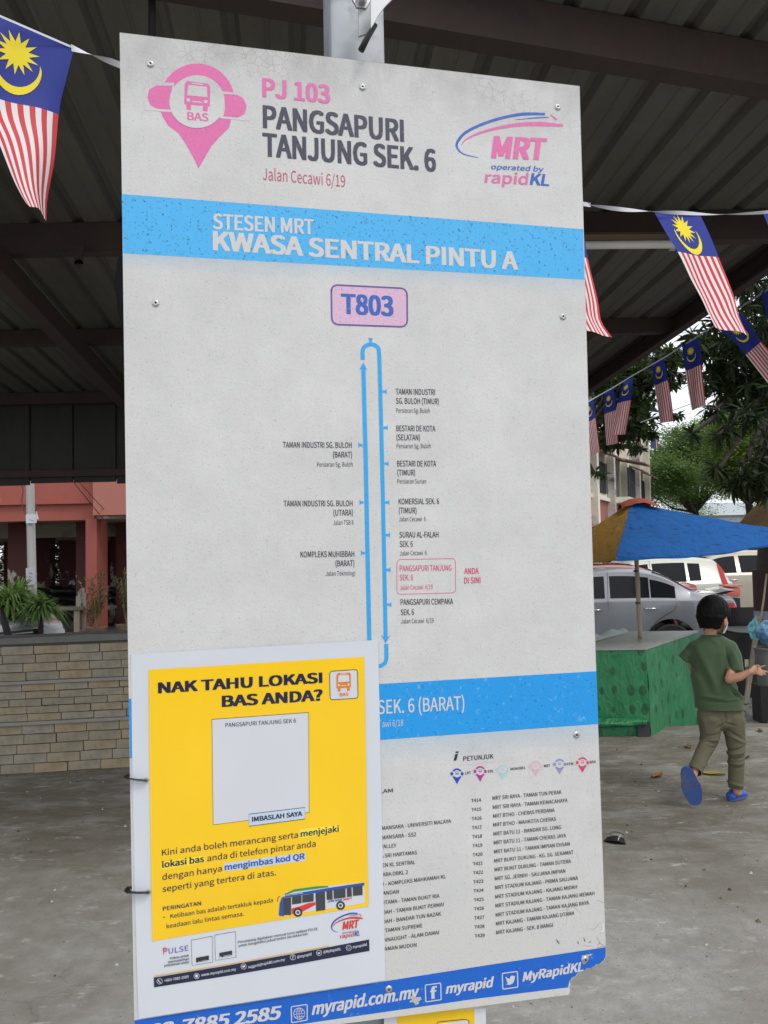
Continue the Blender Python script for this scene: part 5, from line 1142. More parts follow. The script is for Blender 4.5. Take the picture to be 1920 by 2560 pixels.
for X in (-9.5,-13,-17,-1.5):
    colm(X,YB_+.2,.4,colA)
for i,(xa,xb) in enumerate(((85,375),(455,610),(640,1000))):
    A=W(*q4(xa,700),28.5);B=W(*q4(xb,700),28.5);MB().box(((A.x+B.x)/2,28.5,1.0),(B.x-A.x,.2,2.3)).build('added_dark_panel',M('shade_panel_dark',(.035,.028,.024),.9),lb)  # dark panels added to keep the open ground floor in darkness
# hedge of bright foliage behind the columns
for k,(x,y,rx,lb_) in enumerate((( -14,33,3,'bright green bushes seen between the columns at the far left'),(-6.5,34,2.6,'bright green bushes seen through the middle of the open ground floor'),(-1,35,4,'green bushes behind the right part of the open ground floor'))):
    r=random.Random(60+k);mb=MB()
    for _ in range(6500):
        p=Vector((x+r.gauss(0,rx*.6),y+r.gauss(0,.6),max(-.1,r.gauss(1.3,.9))));a=r.uniform(0,6.28);e=r.uniform(-.6,.6);u_=Vector((math.cos(a),math.sin(a),e))*.12;v_=u_.cross(Vector((0,.3,1))).normalized()*.07
        b_=len(mb.v);mb.v+=[tuple(p-u_),tuple(p+v_),tuple(p+u_),tuple(p-v_)];mb.f.append((b_,b_+1,b_+2,b_+3));mb.mi.append(0)
    o=thing('bush',lb_,'bush',(x,y,-.1));mb.build('foliage',fol,o)['kind']='stuff'
    mb=MB()
    for i in range(5):mb=MB();mb.tube([(x+(i-2)*.7,y,-.12),(x+(i-2)*.8,y+.1,1.4)],[.03,.015],5);mb.build('stem',bark,o)
# concrete utility pole
pA=W(*q4(213,85),12);pB=W(*q4(236,1170),12);pl=thing('utility_pole','grey concrete utility pole with pasted notices in front of the salmon building','pole',(pB.x,12,RZ))
pm=N('pole_concrete');a=pm.noise(4,7,.7,None,(3,3,.6));pm.col(pm.mix(a,(.28,.28,.26),(.48,.48,.47)));pm.rough(.85);pm=pm.m
dd=(pA-pB);top_=pA+dd*.9;bot=pB-dd*((pB.z-RZ)/dd.z);MB().tube([bot,pB,pA,top_],[.072,.066,.062,.058],6).build('shaft',pm,pl)
for (x,y,w_,h_,c_,nm) in ((222,330,.16,.14,(.60,.63,.66),'paper_notice'),(215,740,.13,.26,(.45,.46,.5),'paper_notice')):
    p=W(*q4(x,y),11.92);MB().box(p,(w_,.008,h_),Matrix.Rotation(-.03,3,'Y')).build(nm,M('paper_%d'%int(w_*100),c_,.7,0,.1,8),pl)
for (a,b_) in (((208,338),(236,346)),((205,715),(228,722)),((206,740),(224,748)),((205,765),(228,771))):
    MB().tube([W(*q4(*a),11.85),W(*q4(*b_),11.85)],.005,4).build('printed_line',M('ink_blue',(.06,.14,.25),.7) if a[1]<500 else M('ink_dark',(.05,.05,.06),.7),pl)
mb=MB();mb.grid(lambda u,v:W(*q4(252+16*u+5*v,280+55*v),11.8)+Vector((0,.03*math.sin(5*u+2*v),0)),4,6);mb.build('hanging_paper',M('white_scrap',(.6,.6,.58),.7),pl)
mb=MB();mb.tube(cr([W(*q4(250,235),11.85),W(*q4(262,255),11.8),W(*q4(248,275),11.8)]),.008,5);mb.build('wire_tie',plas,pl)
mb=MB();mb.tube(cr([W(*q4(-30,-90),14),W(*q4(150,90),13.5),W(*q4(155,220),12.6),W(*q4(200,350),12),W(*q4(240,420),12)]),.009,5);tag(mb.build('cable',plas,None,True),'black cable drooping onto the utility pole from the left','cable')
for i,(a,b_) in enumerate((((540,50),(785,318)),((560,120),(740,345)))):
    mb=MB();A=W(*q4(*a),14.4);B=W(*q4(*b_),15.2);mb.tube(cr([A+(A-B)*.7,A,B],6),.007,5);tag(mb.build('cable',plas,None,True),['thin wire slanting down to the near salmon column, upper of two','thin wire slanting down to the near salmon column, lower of two'][i],'cable','wires on the salmon building')
# concrete bench
bn=W(*q4(500,965),16.5);be=thing('concrete_bench','concrete bench with square legs in the dark open ground floor','bench',(bn.x,16.5,-.1))
cb=M('bench_concrete',(.30,.26,.20),.9,0,.2,5)
MB().box((bn.x-.05,16.5,bn.z),(1.9,.45,.07),bev=.01).build('seat',M('bench_top',(.14,.13,.11),.8),be)
for k in (-.75,-.28,.2,.66):MB().box((bn.x+k,16.5,(bn.z-.13)/2),(.12,.36,bn.z+.07)).build('leg',cb,be)
# motorcycles
def moto(x,y,rz,label):
    t=thing('motorcycle',label,'motorcycle',(x,y,-.1),rz,'motorcycles parked under the building');Mx=Matrix.Translation((x,y,-.1))@Matrix.Rotation(rz,4,'Z')
    bkm=M('motorcycle_black',(.014,.014,.016),.3,0,.1,5);st=M('motorcycle_metal',(.25,.25,.26),.35,.8)
    def f(mb,nm,mt,sm=True):mb.v=[tuple(Mx@Vector(v)) for v in mb.v];return mb.build(nm,mt,t,sm,40)
    for wx in(-.62,.62):
        mb=MB()
        for k in range(20):
            a=2*math.pi*k/20;b=2*math.pi*(k+1)/20;mb.tube([(wx+.27*math.cos(a),0,.29+.27*math.sin(a)),(wx+.27*math.cos(b),0,.29+.27*math.sin(b))],.035,6,False)
        w_=f(mb,'wheel',rub)
        mb=MB()
        for k in range(5):
            a=2*math.pi*k/5;mb.tube([(wx,0,.29),(wx+.25*math.cos(a),0,.29+.25*math.sin(a))],.012,4)
        f(mb,'rim',st,False).parent=w_ if False else t
    mb=MB();mb.caps([(-.55,0,.62),(-.1,0,.55),(.1,0,.45),(.35,0,.60),(.5,0,.85)],[.10,.12,.11,.09,.08]);f(mb,'body',bkm)
    mb=MB();mb.caps([(-.65,0,.80),(-.25,0,.78),(.05,0,.74)],[.08,.10,.07]);f(mb,'seat',bkm)
    mb=MB();mb.tube([(.62,.06,.29),(.45,.05,.95)],.02,6);mb.tube([(.62,-.06,.29),(.45,-.05,.95)],.02,6);f(mb,'fork',st)
    mb=MB();mb.tube(cr([Vector((.30,.34,1.0)),Vector((.42,.15,1.04)),Vector((.45,0,1.0)),Vector((.42,-.15,1.04)),Vector((.30,-.34,1.0))]),.015,6);f(mb,'handlebar',st)
    mb=MB();mb.ell((.52,0,.92),(.08,.08,.08));f(mb,'headlight',lampc)
    for s_ in(-1,1):mb=MB();mb.tube([(.40,s_*.22,1.03),(.38,s_*.26,1.18)],.006,4);mb.ell((.38,s_*.27,1.2),(.02,.05,.03));f(mb,'mirror',st)
    return t
for i,(x,Y,rz,lb_) in enumerate(((400,19,1.2,'black motorcycle in the shade, left of the peeled column'),(470,19.4,1.3,'black motorcycle parked in the middle of the dark ground floor'),(545,18.6,1.1,'black motorcycle nearest the peeled column'),(880,18.5,1.4,'motorcycle behind the salmon column, beside the board'))):
    p=W(*q4(x,850),Y);moto(p.x,Y,rz,lb_)
# plants
spm=leafmat('grass_plant_leaf',(.07,.15,.03),(.16,.26,.07),.4)
def strap_plant(c,r_,n,label,seed):
    t=thing('potted_plant',label,'plant',(c.x,c.y,RZ));rr_=random.Random(seed);mb=MB()
    MB().lathe((c.x,c.y,RZ),[(0,0),(.16,0),(.21,.30),(.23,.30),(.23,.33),(.19,.33),(.18,.28),(0,.28)],20).build('pot',M('clay_pot',(.20,.12,.08),.85),t,True,30)
    st=MB();st.tube([(c.x,c.y,RZ+.25),(c.x,c.y,c.z-.05)],[.05,.03],8);st.build('stem',bark,t)
    for _ in range(n):
        a=rr_.uniform(0,6.28);el=rr_.uniform(.25,1.4);L=r_*rr_.uniform(.7,1.25);w_=.016*rr_.uniform(.8,1.3);h=Vector((math.cos(a),math.sin(a),0));s_=Vector((-h.y,h.x,0));dr=rr_.uniform(.5,1.1)*L;b_=len(mb.v)
        for k in range(7):
            u=k/6;p=c+h*(L*u*math.cos(el)*1.0)+Vector((0,0,L*u*math.sin(el)-dr*u*u*.9));ww=w_*(1-u**3)
            mb.v+=[tuple(p-s_*ww+Vector((0,0,ww*.5))),tuple(p+s_*ww+Vector((0,0,ww*.5)))]
        for k in range(6):mb.f.append((b_+2*k,b_+2*k+1,b_+2*k+3,b_+2*k+2));mb.mi.append(0)
    mb.build('leaves',spm,t,True)['kind']='stuff';return t
for i,(x,y,Y,r_,n,lb_) in enumerate(((70,950,10.2,.62,330,'fullest arching strap-leaved plant, left of the utility pole'),(135,900,10.6,.52,200,'arching strap-leaved plant just left of the utility pole, rising highest'),(290,985,9.8,.38,230,'round tuft of arching leaves at the foot of the utility pole'),(-90,960,10,.45,160,'arching strap-leaved plant cut off by the left edge of the photo'))):
    strap_plant(W(*q4(x,y),Y),r_,n,lb_,90+i)
def twig_plant(x,y0,y1,Y,label,seed,n=14,sp=.25):
    A=W(*q4(x,y0),Y);B=W(*q4(x,y1),Y);rr_=random.Random(seed);t=thing('potted_shrub',label,'plant',(A.x,Y,-.1))
    MB().lathe((A.x,Y,A.z-.30),[(0,0),(.15,0),(.19,.26),(.20,.30),(.16,.30),(0,.26)],18).build('pot',M('brown_pot',(.13,.085,.055),.85),t,True,30)
    mb=MB();lf=MB()
    for _ in range(n):
        a=rr_.uniform(0,6.28);e=Vector((A.x+math.cos(a)*sp*rr_.random(),Y+math.sin(a)*sp*rr_.random(),A.z+(B.z-A.z)*rr_.uniform(.5,1)));m_=A.lerp(e,.5)+Vector((rr_.uniform(-.06,.06),0,.05));ps=cr([A,m_,e],4);mb.tube(ps,[.008*(1-.7*k/len(ps)) for k in range(len(ps))],4,False)
        for q in ps[3:]:
            for _ in range(6):
                d=Vector((rr_.gauss(0,1),rr_.gauss(0,1),rr_.gauss(0,1)-.5)).normalized()*.10;s_=d.cross(Vector((.2,.3,1))).normalized()*.010;b_=len(lf.v);lf.v+=[tuple(q),tuple(q+d*.5+s_),tuple(q+d),tuple(q+d*.5-s_)];lf.f.append((b_,b_+1,b_+2,b_+3));lf.mi.append(0)
    mb.build('branches',M('dry_stem',(.18,.14,.08),.8),t)['kind']='stuff';lf.build('leaves',leafmat('dry_leaf_'+str(seed),(.10,.11,.04),(.20,.18,.08),.3),t)['kind']='stuff'
twig_plant(685,1100,690,14.6,'sparse thin-stemmed shrub in a pot at the foot of the salmon column',1)
twig_plant(640,1120,830,14.9,'small pale shrub in a pot left of the salmon column',2,9,.2)
twig_plant(895,1080,700,14.7,'green potted shrub half hidden by the left edge of the board',3,12,.25)
# parked cars at the far left
_g=W(*q4(45,1130),9.6)
car('parked_offroader','silver offroader with dark grille, only its bonnet showing above the brick wall','car',(_g.x-.8*2.1,_g.y+.6*2.1,RZ),R(143),4.3,.88,[(0,.60),(.04,.96),(.4,1.04),(1.2,1.10),(1.75,1.55),(2.2,1.72),(3.4,1.72),(3.95,1.62),(4.22,1.1),(4.3,.6)],[(0,.92),(1.2,1.02),(4.3,1.06)],(1.1,4.25),(.32,.32,.32),.3,(.85,3.4),.36,((1.8,2.5,.1,.86),(2.6,3.3,.1,.86)),None,(1.22,1.8),((2.3,.95),),(4.1,4.25,.8,1.1,0),(.03,.28,.82,1.0,0))
sl=thing('closed_parasol','slim black folded parasol leaning at the far left above the wall','parasol',W(*q4(40,1180),6.6))
MB().tube([W(*q4(5,960),6.6),W(*q4(28,1050),6.6),W(*q4(65,1180),6.6),W(*q4(95,1290),6.6)],[.012,.028,.03,.022],10).build('cover',M('parasol_black',(.014,.014,.016),.6),sl,True)
MB().tube([W(*q4(95,1290),6.6),Vector((W(*q4(120,1380),6.6).x,6.6,RZ))],.010,8).build('pole',plas,sl)

# grille of the offroader
off=bpy.data.objects['parked_offroader'];Mo=Matrix.Translation((_g.x-.8*2.1,_g.y+.6*2.1,RZ))@Matrix.Rotation(R(143),4,'Z')
mb=MB();mb.box((-2.165,0,.82),(.03,.86,.22),bev=.01);mb.v=[tuple(Mo@Vector(v)) for v in mb.v];gr_=mb.build('grille',plas,off)
for k in range(4):
    mb=MB();mb.box((-2.185,0,.745+.05*k),(.012,.84,.014));mb.v=[tuple(Mo@Vector(v)) for v in mb.v];mb.build('grille_slat',chr_,gr_)
for a in (90,210,330):
    mb=MB();c_=Vector((-2.195,.045*math.cos(R(a)),.82+.045*math.sin(R(a))));d1=Vector((0,math.cos(R(a)),math.sin(R(a))));d2=Vector((0,-d1.z,d1.y));mb.poly([c_+d1*.045,c_+d2*.026,c_-d1*.045,c_-d2*.026],(-.006,0,0));mb.v=[tuple(Mo@Vector(v)) for v in mb.v];mb.build('emblem',chr_,gr_)
# ================================================================ CHILD
skin=N('skin');a=skin.noise(14,4,.6);skin.col(skin.mix(a,(.50,.27,.17),(.42,.21,.125)));skin.rough(.5);skin.b.inputs['Subsurface Weight'].default_value=.08;skin.b.inputs['Subsurface Radius'].default_value=(.02,.008,.004);skin=skin.m
shirtm=N('olive_green_shirt');a=shirtm.noise(8,5,.6);b=shirtm.noise(500,2,.5);k=shirtm.mix(a,(.040,.072,.030),(.055,.098,.042));k=shirtm.mix(shirtm.ramp(b,.3,.7,0,.25),k,(.03,.055,.025));shirtm.col(k);shirtm.bump(shirtm.noise(7,4,.5,None,(1.6,1.6,.8)),.45,.02);shirtm.rough(.9);shirtm.b.inputs['Sheen Weight'].default_value=.2;shirtm=shirtm.m
trs=N('khaki_trousers');a=trs.noise(9,6,.65);trs.col(trs.mix(a,(.085,.080,.045),(.135,.122,.075)));trs.rough(.92);trs.bump(trs.noise(14,5,.55,None,(1,1,1.8)),.5,.012);trs=trs.m
hairm=N('black_hair');a=hairm.noise(14,5,.6,None,(5,5,.7));hairm.col(hairm.mix(a,(.002,.0018,.002),(.007,.006,.006)));hairm.rough(.5);hairm.b.inputs['Specular IOR Level'].default_value=.12;hairm.bump(hairm.noise(30,3,.6,None,(5,5,.5)),.8,.006);hairm=hairm.m
shoem=M('blue_foam_clog',(.025,.085,.42),.45,0,.15,12,.2,.003);solem=M('blue_clog_sole',(.035,.085,.28),.7,0,.3,16,.5,.003,dirt=(.10,.10,.16),dscale=10);maskm=M('white_mask',(.62,.63,.66),.8)
CY=4.62
def C(x,y,d=0.0):return W(*q2(x,y),CY+d)
kid=thing('person','child in a green t-shirt and khaki trousers walking away to the right in blue clogs','person',(C(1250,2100).x,CY,0))
mb=MB()
fd=Vector((.76,.63,-.14)).normalized()                  # where the face points
hc=C(1188,535);sd_=fd.cross(Vector((0,0,1))).normalized();upv=sd_.cross(fd)
HR=Matrix((sd_,fd,upv)).transposed()
mb.ell(hc,(.072,.085,.094),24,16,HR);mb.ell(hc+fd*.035-upv*.062,(.047,.048,.045),20,12,HR)
mb.ell(hc+fd*.084-upv*.035,(.011,.018,.014),10,8,HR);mb.ell(hc+fd*.062-upv*.088,(.026,.026,.018),10,8,HR)
for s_ in(-1,1):
    e=hc+sd_*.078*s_-upv*.046-fd*.006;mb.ell(e,(.010,.018,.027),14,10,HR@Matrix.Rotation(.15,3,'X'));pass
nk=C(1160,715,.0);mb.caps([hc-upv*.05-fd*.02,nk,C(1170,800,.02)],[.036,.035,.045],14)
mb.caps([C(1190,850,.03),C(1210,1100,.02),C(1240,1340,.02)],[.055,.062,.055],14)
# right arm
sh=C(1330,820,.0);el=C(1326,1098,-.110);wr_=C(1502,1035,-.16)
mb.caps([C(1200,830,.02),sh],[.03,.028],12);mb.caps([sh,C(1362,960,-.042),el],[.027,.025,.026],12);mb.caps([el,C(1410,1080,-.135),wr_],[.027,.0245,.0165],12)
hd=(C(1570,1015,-.12)-wr_).normalized();hs=Vector((0,-.25,1)).normalized()
pal=wr_+hd*.030;mb.ell(pal,(.034,.013,.025),14,10,Matrix((hd,hd.cross(hs).normalized(),hs)).transposed())
def finger(base,ps,r):
    mb.caps([base]+ps,[r]+[r*(.95-.1*i) for i in range(len(ps))],10)
finger(pal+hd*.022+hs*.016,[C(1585,1000,-.12),C(1612,988,-.125),C(1632,983,-.128)],.0068)
finger(pal+hd*.026+hs*.004,[C(1595,1022,-.13),C(1632,1030,-.135),C(1662,1040,-.138)],.0068)
finger(pal+hd*.024-hs*.007,[C(1588,1045,-.135),C(1622,1050,-.145),C(1640,1060,-.14)],.0064)
finger(pal+hd*.018-hs*.016,[C(1575,1058,-.135),C(1600,1064,-.145),C(1612,1066,-.138)],.0056)
finger(pal-hd*.012+hs*.018,[C(1545,985,-.125),C(1572,980,-.14),C(1590,992,-.148)],.0074)
# left arm hidden before the body
mb.caps([C(1200,830,.02),C(1030,830,.03),C(995,960,.08),C(1060,1120,.16)],[.03,.026,.026,.024],12)
mb.caps([C(1060,1120,.16),C(1180,1060,.28)],[.024,.016],12)
lh=C(1200,1050,.30);mb.ell(lh,(.030,.020,.022),12,8)
for k in range(4):finger(lh+Vector((.018,0,.015-.010*k)),[lh+Vector((.038,.01,.016-.010*k)),lh+Vector((.048,.024,.010-.010*k))],.006)
# ankles
mb.caps([C(1042,1840,-.10),C(1015,1925,-.135)],[.022,.022],10);mb.caps([C(1385,1980,.0),C(1395,2070,.0)],[.025,.026],10)
body=remesh(mb,'body',skin,kid,.0042,3)
# hair: bowl cut
mb=MB();mb.ell(hc+upv*.010-fd*.004,(.090,.100,.104),36,24,HR);mb.ell(hc-fd*.034-upv*.036,(.070,.056,.054),24,16,HR)
for k in range(60):
    a=math.pi*(1.15+.70*k/59);d=HR@Vector((math.cos(a)*.078,math.sin(a)*.088,0))
    mb.caps([hc+d-upv*.02,hc+d*.86-upv*(.078+.006*math.sin(k*2.7)+.004*math.sin(k*5.1))],[.017,.0065],8)
for k in range(12):
    a=math.pi*(.10+.8*k/11);d=HR@Vector((math.cos(a)*.076,math.sin(a)*.092,0));mb.caps([hc+d+upv*.03,hc+d*1.10-upv*(.022+.008*math.sin(k*3))],[.014,.006],8)
hr_=remesh(mb,'hair',hairm,kid,.0042,3,lambda p:.0022*fbm((p.x*170,p.y*170,p.z*20),1)+.0015*fbm((p.x*60,p.y*60,p.z*9),1))
bm=bmesh.new();bm.from_mesh(hr_.data);HI=HR.inverted();kill=[]
for f in bm.faces:
    q=HI@(f.calc_center_median()-hc);lim=(-.022-.010*q.y/.09) if q.y>-.036 else -.2
    if q.z<lim+.006*math.sin(q.x*300+q.y*200):kill.append(f)
bmesh.ops.delete(bm,geom=kill,context='FACES');bm.to_mesh(hr_.data);bm.free()
# mask
def ms(u,v):
    a=(u-.5)*3.0;jw=1-.22*v*v;d=HR@Vector((math.sin(a)*.074*jw,math.cos(a)*.076+.036*math.cos(a)**4*math.sin(math.pi*min(1,v*1.1)),0));return hc+d-upv*(.026+.018*abs(math.sin(a))+(.080-.016*abs(math.sin(a)))*v)+fd*(.012*(1-v))-d*.12*v*v*0
mb=MB();mb.grid(ms,20,8);mb.grid(lambda u,v:ms(u,v)*1.0+fd*.0015,20,8);mb.build('mask',maskm,kid,True)
for s_ in(-1,1):
    u=.5+.5*s_;e=hc+sd_*.083*s_-upv*.012-fd*.010;mb=MB();mb.tube(cr([ms(u,0),hc+sd_*.080*s_+upv*.000+fd*.012,e+upv*.012,e-upv*.018,ms(u,1)]),.0013,5);mb.build('mask_loop',maskm,kid,True)
# t-shirt
def crease(L,amp,w_):                  # soft ridges (+) and valleys (-) along lines on the cloth
    L=[(C(*p),C(*q),k,ww) for p,q,k,ww in L]
    def f(p):
        t=0
        for A_,B_,k,ww in L:
            ax,az=A_.x,A_.z;bx,bz=B_.x-ax,B_.z-az;u=max(0,min(1,((p.x-ax)*bx+(p.z-az)*bz)/(bx*bx+bz*bz)));dx,dz=p.x-ax-u*bx,p.z-az-u*bz
            t+=k*amp*math.exp(-(dx*dx+dz*dz)/(ww*w_)**2)*(.35+.65*math.sin(math.pi*min(1,max(0,u*.9+.05))))
        return t if p.y<CY+.03 else t*.3
    return f
qx=lambda x,y:(x*1.03+760,y*1.03)
cs=crease([(qx(205,800),qx(340,1150),-1,1.6),(qx(250,780),qx(420,1190),1,1.8),(qx(488,800),qx(498,1060),-1.4,.7),(qx(530,790),qx(560,980),.8,1.2),(qx(505,1085),qx(640,1230),1.3,.8),(qx(470,1225),qx(655,1205),1.2,.6),(qx(520,1150),qx(600,1215),-1.2,.6),(qx(275,1225),qx(470,1240),-1.2,.6),(qx(300,1195),qx(460,1210),.8,.8),(qx(330,700),qx(420,760),.6,1),(qx(440,820),qx(430,1000),.5,1.6),(qx(200,880),qx(250,1000),-1,.8),(qx(560,1110),qx(650,1180),-.9,.6)],.0105,.011)
def ringtube(mb,R_,n=32,cap=True):
    vs=[];fs=[]
    for c,rx,ry in R_:
        for k in range(n):
            a=2*math.pi*k/n;ca,sa=math.cos(a),math.sin(a);vs.append(c+Vector((rx*math.copysign(abs(ca)**.86,ca),ry*math.copysign(abs(sa)**.86,sa),0)))
    m_=len(R_)
    for i in range(m_-1):
        for k in range(n):fs.append((i*n+k,i*n+(k+1)%n,(i+1)*n+(k+1)%n,(i+1)*n+k))
    fs+=[tuple(range(n))[::-1],tuple(range((m_-1)*n,m_*n))];mb.add(vs,fs)
Z_=.2893*CY/1950
mb=MB()
ringtube(mb,[(C(x,y,.01),hw*Z_,ry) for x,y,hw,ry in ((1172,715,70,.042),(1176,735,105,.052),(1180,765,155,.062),(1182,800,182,.070),(1182,860,186,.078),(1172,960,170,.082),(1172,1080,176,.084),(1212,1200,190,.086),(1232,1290,198,.087),(1243,1350,203,.088),(1244,1400,203,.088))])
Z0=C(1332,820,.0);Zm=C(1356,900,-.028);Z1=C(1357,1040,-.062);mb.tube([Z0,Zm,Z1],[.041,.050,.059],22);mb.ell(Z0,.040,20,14)
Y0_=C(1032,822,.02);Y1_=C(948,932,.055);mb.tube([Y0_,Y1_],[.041,.050],22);mb.ell(Y0_,.040,20,14)
sh_=remesh(mb,'shirt',shirtm,kid,.005,9,lambda p:cs(p)+.0012*fbm(p,14))
def cut(o,co,no):
    bm=bmesh.new();bm.from_mesh(o.data);bmesh.ops.bisect_plane(bm,geom=bm.verts[:]+bm.edges[:]+bm.faces[:],plane_co=co,plane_no=no,clear_outer=True);bm.to_mesh(o.data);bm.free()
cut(sh_,C(1250,1352),Vector((-.03,0,-1)))
def cut_end(o,A_,B_,r_,back=.008):
    n_=(B_-A_).normalized();co=B_-n_*back;bm=bmesh.new();bm.from_mesh(o.data)
    ge=[f for f in bm.faces if (f.calc_center_median()-B_).length<r_];ge+=list({e for f in ge for e in f.edges})+list({v for f in ge for v in f.verts})
    bmesh.ops.bisect_plane(bm,geom=ge,plane_co=co,plane_no=n_)
    kill=[f for f in bm.faces if (f.calc_center_median()-co).dot(n_)>0 and (f.calc_center_median()-B_).length<r_]
    bmesh.ops.delete(bm,geom=kill,context='FACES');bm.to_mesh(o.data);bm.free()
# neck rib and hem stitching
mb=MB();nc=C(1172,722,.01);mb.tube([nc+Vector((math.cos(a)*78*Z_,math.sin(a)*.046,-.004-.010*math.sin(a))) for a in [2*math.pi*k/28 for k in range(29)]],.0055,8,False);mb.build('neck_rib',shirtm,kid,True)
# shirt hem band
# trousers
ct=crease([(qx(478,1300),qx(482,1415),-1.2,.6),(qx(482,1415),qx(560,1440),-1,.6),(qx(482,1415),qx(400,1470),-.8,.6),(qx(300,1570),qx(460,1555),1.2,.8),(qx(310,1600),qx(440,1640),-1.3,.6),(qx(330,1530),qx(450,1510),-.8,.7),(qx(500,1480),qx(640,1560),-1,.7),(qx(510,1520),qx(650,1590),1,.8),(qx(520,1660),qx(655,1610),-1.3,.6),(qx(525,1690),qx(655,1655),1.2,.6),(qx(530,1725),qx(655,1700),-1.3,.5),(qx(530,1770),qx(650,1755),1,.6),(qx(535,1800),qx(640,1790),-.9,.5),(qx(540,1930),qx(650,1955),1.2,.6),(qx(548,1970),qx(645,1990),-1.2,.5),(qx(240,1740),qx(380,1760),.7,.8),(qx(230,1800),qx(310,1830),-1,.6),(qx(300,1340),qx(330,1500),.7,1.2),(qx(620,1340),qx(640,1500),.6,1),(qx(330,1400),qx(470,1380),.5,1.2)],.0080,.009)
mb=MB()
for y,xa,xb,r_ in ((1330,1140,1356,.058),(1400,1142,1366,.062),(1455,1145,1375,.062)):
    mb.caps([C(xa,y,.01),C((xa+xb)/2,y,.0),C(xb,y,.01)],[r_*.96,r_,r_*.96],16)
mb.caps([C(1160,1450,.0),C(1158,1560,.0),C(1150,1640,.01)],[.066,.058,.049],18);mb.tube([C(1150,1640,.01),C(1095,1740,-.05),C(1022,1905,-.128)],[.049,.043,.039],20)
mb.caps([C(1355,1450,.0),C(1372,1570,.0),C(1384,1700,-.01)],[.066,.058,.049],18);mb.tube([C(1384,1700,-.01),C(1384,1860,.0),C(1380,2050,.0)],[.049,.044,.042],20)
tr_=remesh(mb,'trousers',trs,kid,.005,5,lambda p:ct(p)+.0012*fbm(p,18))
cut_end(tr_,C(1384,1860,.0),C(1380,2050,.0),.06);cut_end(tr_,C(1095,1740,-.05),C(1022,1905,-.128),.055)
# clogs
def foot(mb,heel,toe,up,l=.0):
    f_=(toe-heel);L=f_.length;f_.normalize();s_=f_.cross(up).normalized();u_=s_.cross(f_)
    Rm=Matrix((f_,s_,u_)).transposed()
    for t,w_,h_ in ((.12,.031,.026),(.30,.033,.034),(.50,.037,.030),(.68,.041,.027),(.84,.037,.022),(.94,.026,.016)):
        mb.ell(heel+f_*L*t+u_*(h_*.85),(L*.14,w_,h_),16,12,Rm)
    return f_,s_,u_,Rm,L
# right clog on the ground
mb=MB();h=C(1322,2110,.0);h.z=.004;tt=C(1512,2075,.0);tt=Vector((tt.x,h.y+.085,.004));f_,s_,u_,Rm,L=foot(mb,h,tt,Vector((0,0,1)))
ck=remesh(mb,'clog',shoem,kid,.0045,10);mb=MB();out=[]
for k in range(24):
    a=2*math.pi*k/24;w_=.040 if math.cos(a)>0 else .034;out.append(h+f_*(L*.5+L*.51*math.cos(a))+s_*w_*math.copysign(abs(math.sin(a))**.8,math.sin(a))-Vector((0,0,.001)))
mb.poly(out,(0,0,.018));mb.build('sole',solem,ck)
for k in range(4):mb=MB();mb.ell(h+f_*L*(.52+.10*k)+u_*(.060-.009*k)-s_*.012,(.006,.006,.004),8,6,Rm);mb.build('vent_hole',plas,ck)
# left clog lifted, sole towards the camera
mb=MB();h=C(960,1905,-.155);tt=C(1030,2150,-.125);tt.z=max(tt.z,.012);up=Vector((.25,1,-.05)).normalized();f_=(tt-h).normalized();up=(up-f_*up.dot(f_)).normalized()
f_,s_,u_,Rm,L=foot(mb,h-f_*.018,tt+f_*.004,up);ck=remesh(mb,'clog',shoem,kid,.0045,3);mb=MB();out=[]
for k in range(28):
    a=2*math.pi*k/28;w_=.052 if math.cos(a)>-.2 else .044;out.append(h+f_*(L*.43+L*.59*math.cos(a))+s_*w_*math.copysign(abs(math.sin(a))**.75,math.sin(a))-u_*.006)
mb.poly(out,u_*.020);mb.build('sole',solem,ck)
# ================================================================ LITTER
def leaf_litter(px,py,label,c,s,seed,z=0):
    r=random.Random(seed);p=G(px,py,z);a=r.uniform(0,6.28);mb=MB()
    def P(u,v):
        x=(u-.5)*2*s;w_=s*.42*math.sin(math.pi*min(1,max(0,u*.94+.03)))*(2*v-1);return p+Vector((x*math.cos(a)-w_*math.sin(a),x*math.sin(a)+w_*math.cos(a),.004+.010*abs(2*v-1)+.006*math.sin(u*4+seed)**2-.002))
    mb.grid(P,8,4);return tag(mb.build('fallen_leaf',M('dry_leaf_%s'%seed,c,.7,0,.25,30),None,True),label,'leaf')
leaf_litter(*q2(705,1940),'curled orange-brown dead leaf lying on the floor left of the child',(.26,.10,.03),.065,1)
leaf_litter(*q2(1185,1925),'yellow leaf on the floor between the feet of the child',(.30,.25,.03),.075,2)
leaf_litter(*q2(970,1690),'brown dead leaf behind the lifted clog, nearer the stall',(.25,.13,.05),.05,3)
leaf_litter(*q2(1592,1553),'pale brown dead leaf by the slab edge right of the child',(.22,.13,.06),.045,4)
leaf_litter(*q2(1480,1785),'tiny dark leaf scrap right of the standing leg',(.08,.05,.03),.03,5)
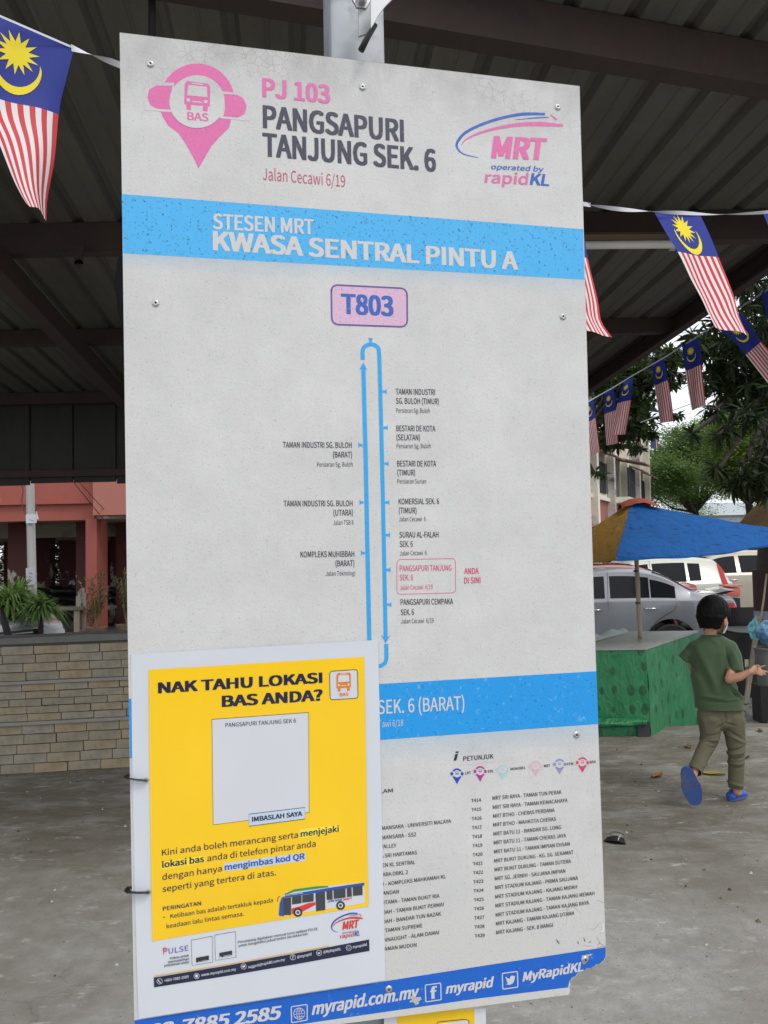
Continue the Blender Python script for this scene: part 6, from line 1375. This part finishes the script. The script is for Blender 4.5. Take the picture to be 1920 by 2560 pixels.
# black face mask dropped on the floor
q8=Zf(1440,1900,.2983);p=G(*q8(325,690),0);mk=thing('dropped_mask','black cloth face mask dropped on the floor beside the board','face mask',p)
mb=MB();
A,B,Cc,Dd=[G(*q8(*v),0) for v in ((232,688),(262,660),(405,672),(418,712))];E1=G(*q8(345,728),0)
mb.grid(lambda u,v:(A.lerp(Dd,u)).lerp(B.lerp(Cc,u),v)+Vector((0,-.012*math.sin(math.pi*u)*(1-v),.006+.022*math.sin(math.pi*u)*math.sin(math.pi*(.15+.75*v))+.003*math.sin(v*14))),16,8);mb.grid(lambda u,v:(A.lerp(Dd,u)).lerp(B.lerp(Cc,u),v)+Vector((0,-.012*math.sin(math.pi*u)*(1-v),.003)),16,8);mb.build('cloth',M('black_mask_cloth',(.012,.012,.014),.8),mk,True)
for pl in (((300,690),(288,665),(310,652),(350,655),(385,668),(408,680)),((355,722),(362,700),(378,680),(372,672))):
    mb=MB();mb.tube(cr([G(*q8(*v),0)+Vector((0,0,.030)) for v in pl]),.0028,6);mb.build('ear_loop',M('grey_elastic',(.10,.10,.11),.7) if pl[0][0]==300 else M('pale_elastic',(.45,.45,.45),.7),mk,True)
# grit and pebbles: nobody could count them
r=random.Random(4);mb=MB()
for _ in range(900):
    x=r.uniform(-3,4);y=r.uniform(1.2,6.4);s=abs(r.gauss(0,.0045))+.002;c=Vector((x,y,s*.4));vs=[c+Vector((r.uniform(.6,1.2)*s*math.cos(a),r.uniform(.6,1.2)*s*math.sin(a),-s*.3)) for a in (0,1.25,2.5,3.8,5)]+[c+Vector((0,0,s*.6))];mb.add(vs,[(0,1,5),(1,2,5),(2,3,5),(3,4,5),(4,0,5)],r.randint(0,2))
tag(mb.build('grit',[M('grit_pale',(.42,.41,.38),.9),M('grit_dark',(.07,.06,.05),.9),M('grit_brown',(.16,.12,.08),.9)]),None,None,None,'stuff')
mb=MB()
for _ in range(1500):
    x=r.uniform(1.2,6.5);y=r.uniform(6.75,9.0);s=abs(r.gauss(0,.014))+.006;c=Vector((x,y,RZ+.01+s*.4));vs=[c+Vector((r.uniform(.6,1.2)*s*math.cos(a),r.uniform(.6,1.2)*s*math.sin(a),-s*.3)) for a in (0,1.25,2.5,3.8,5)]+[c+Vector((0,0,s*.6))];mb.add(vs,[(0,1,5),(1,2,5),(2,3,5),(3,4,5),(4,0,5)],r.randint(0,2))
tag(mb.build('gravel',[M('gravel_grey',(.18,.18,.16),.9),M('gravel_dark',(.05,.05,.035),.9),M('gravel_moss',(.07,.09,.03),.9)]),None,None,None,'stuff')
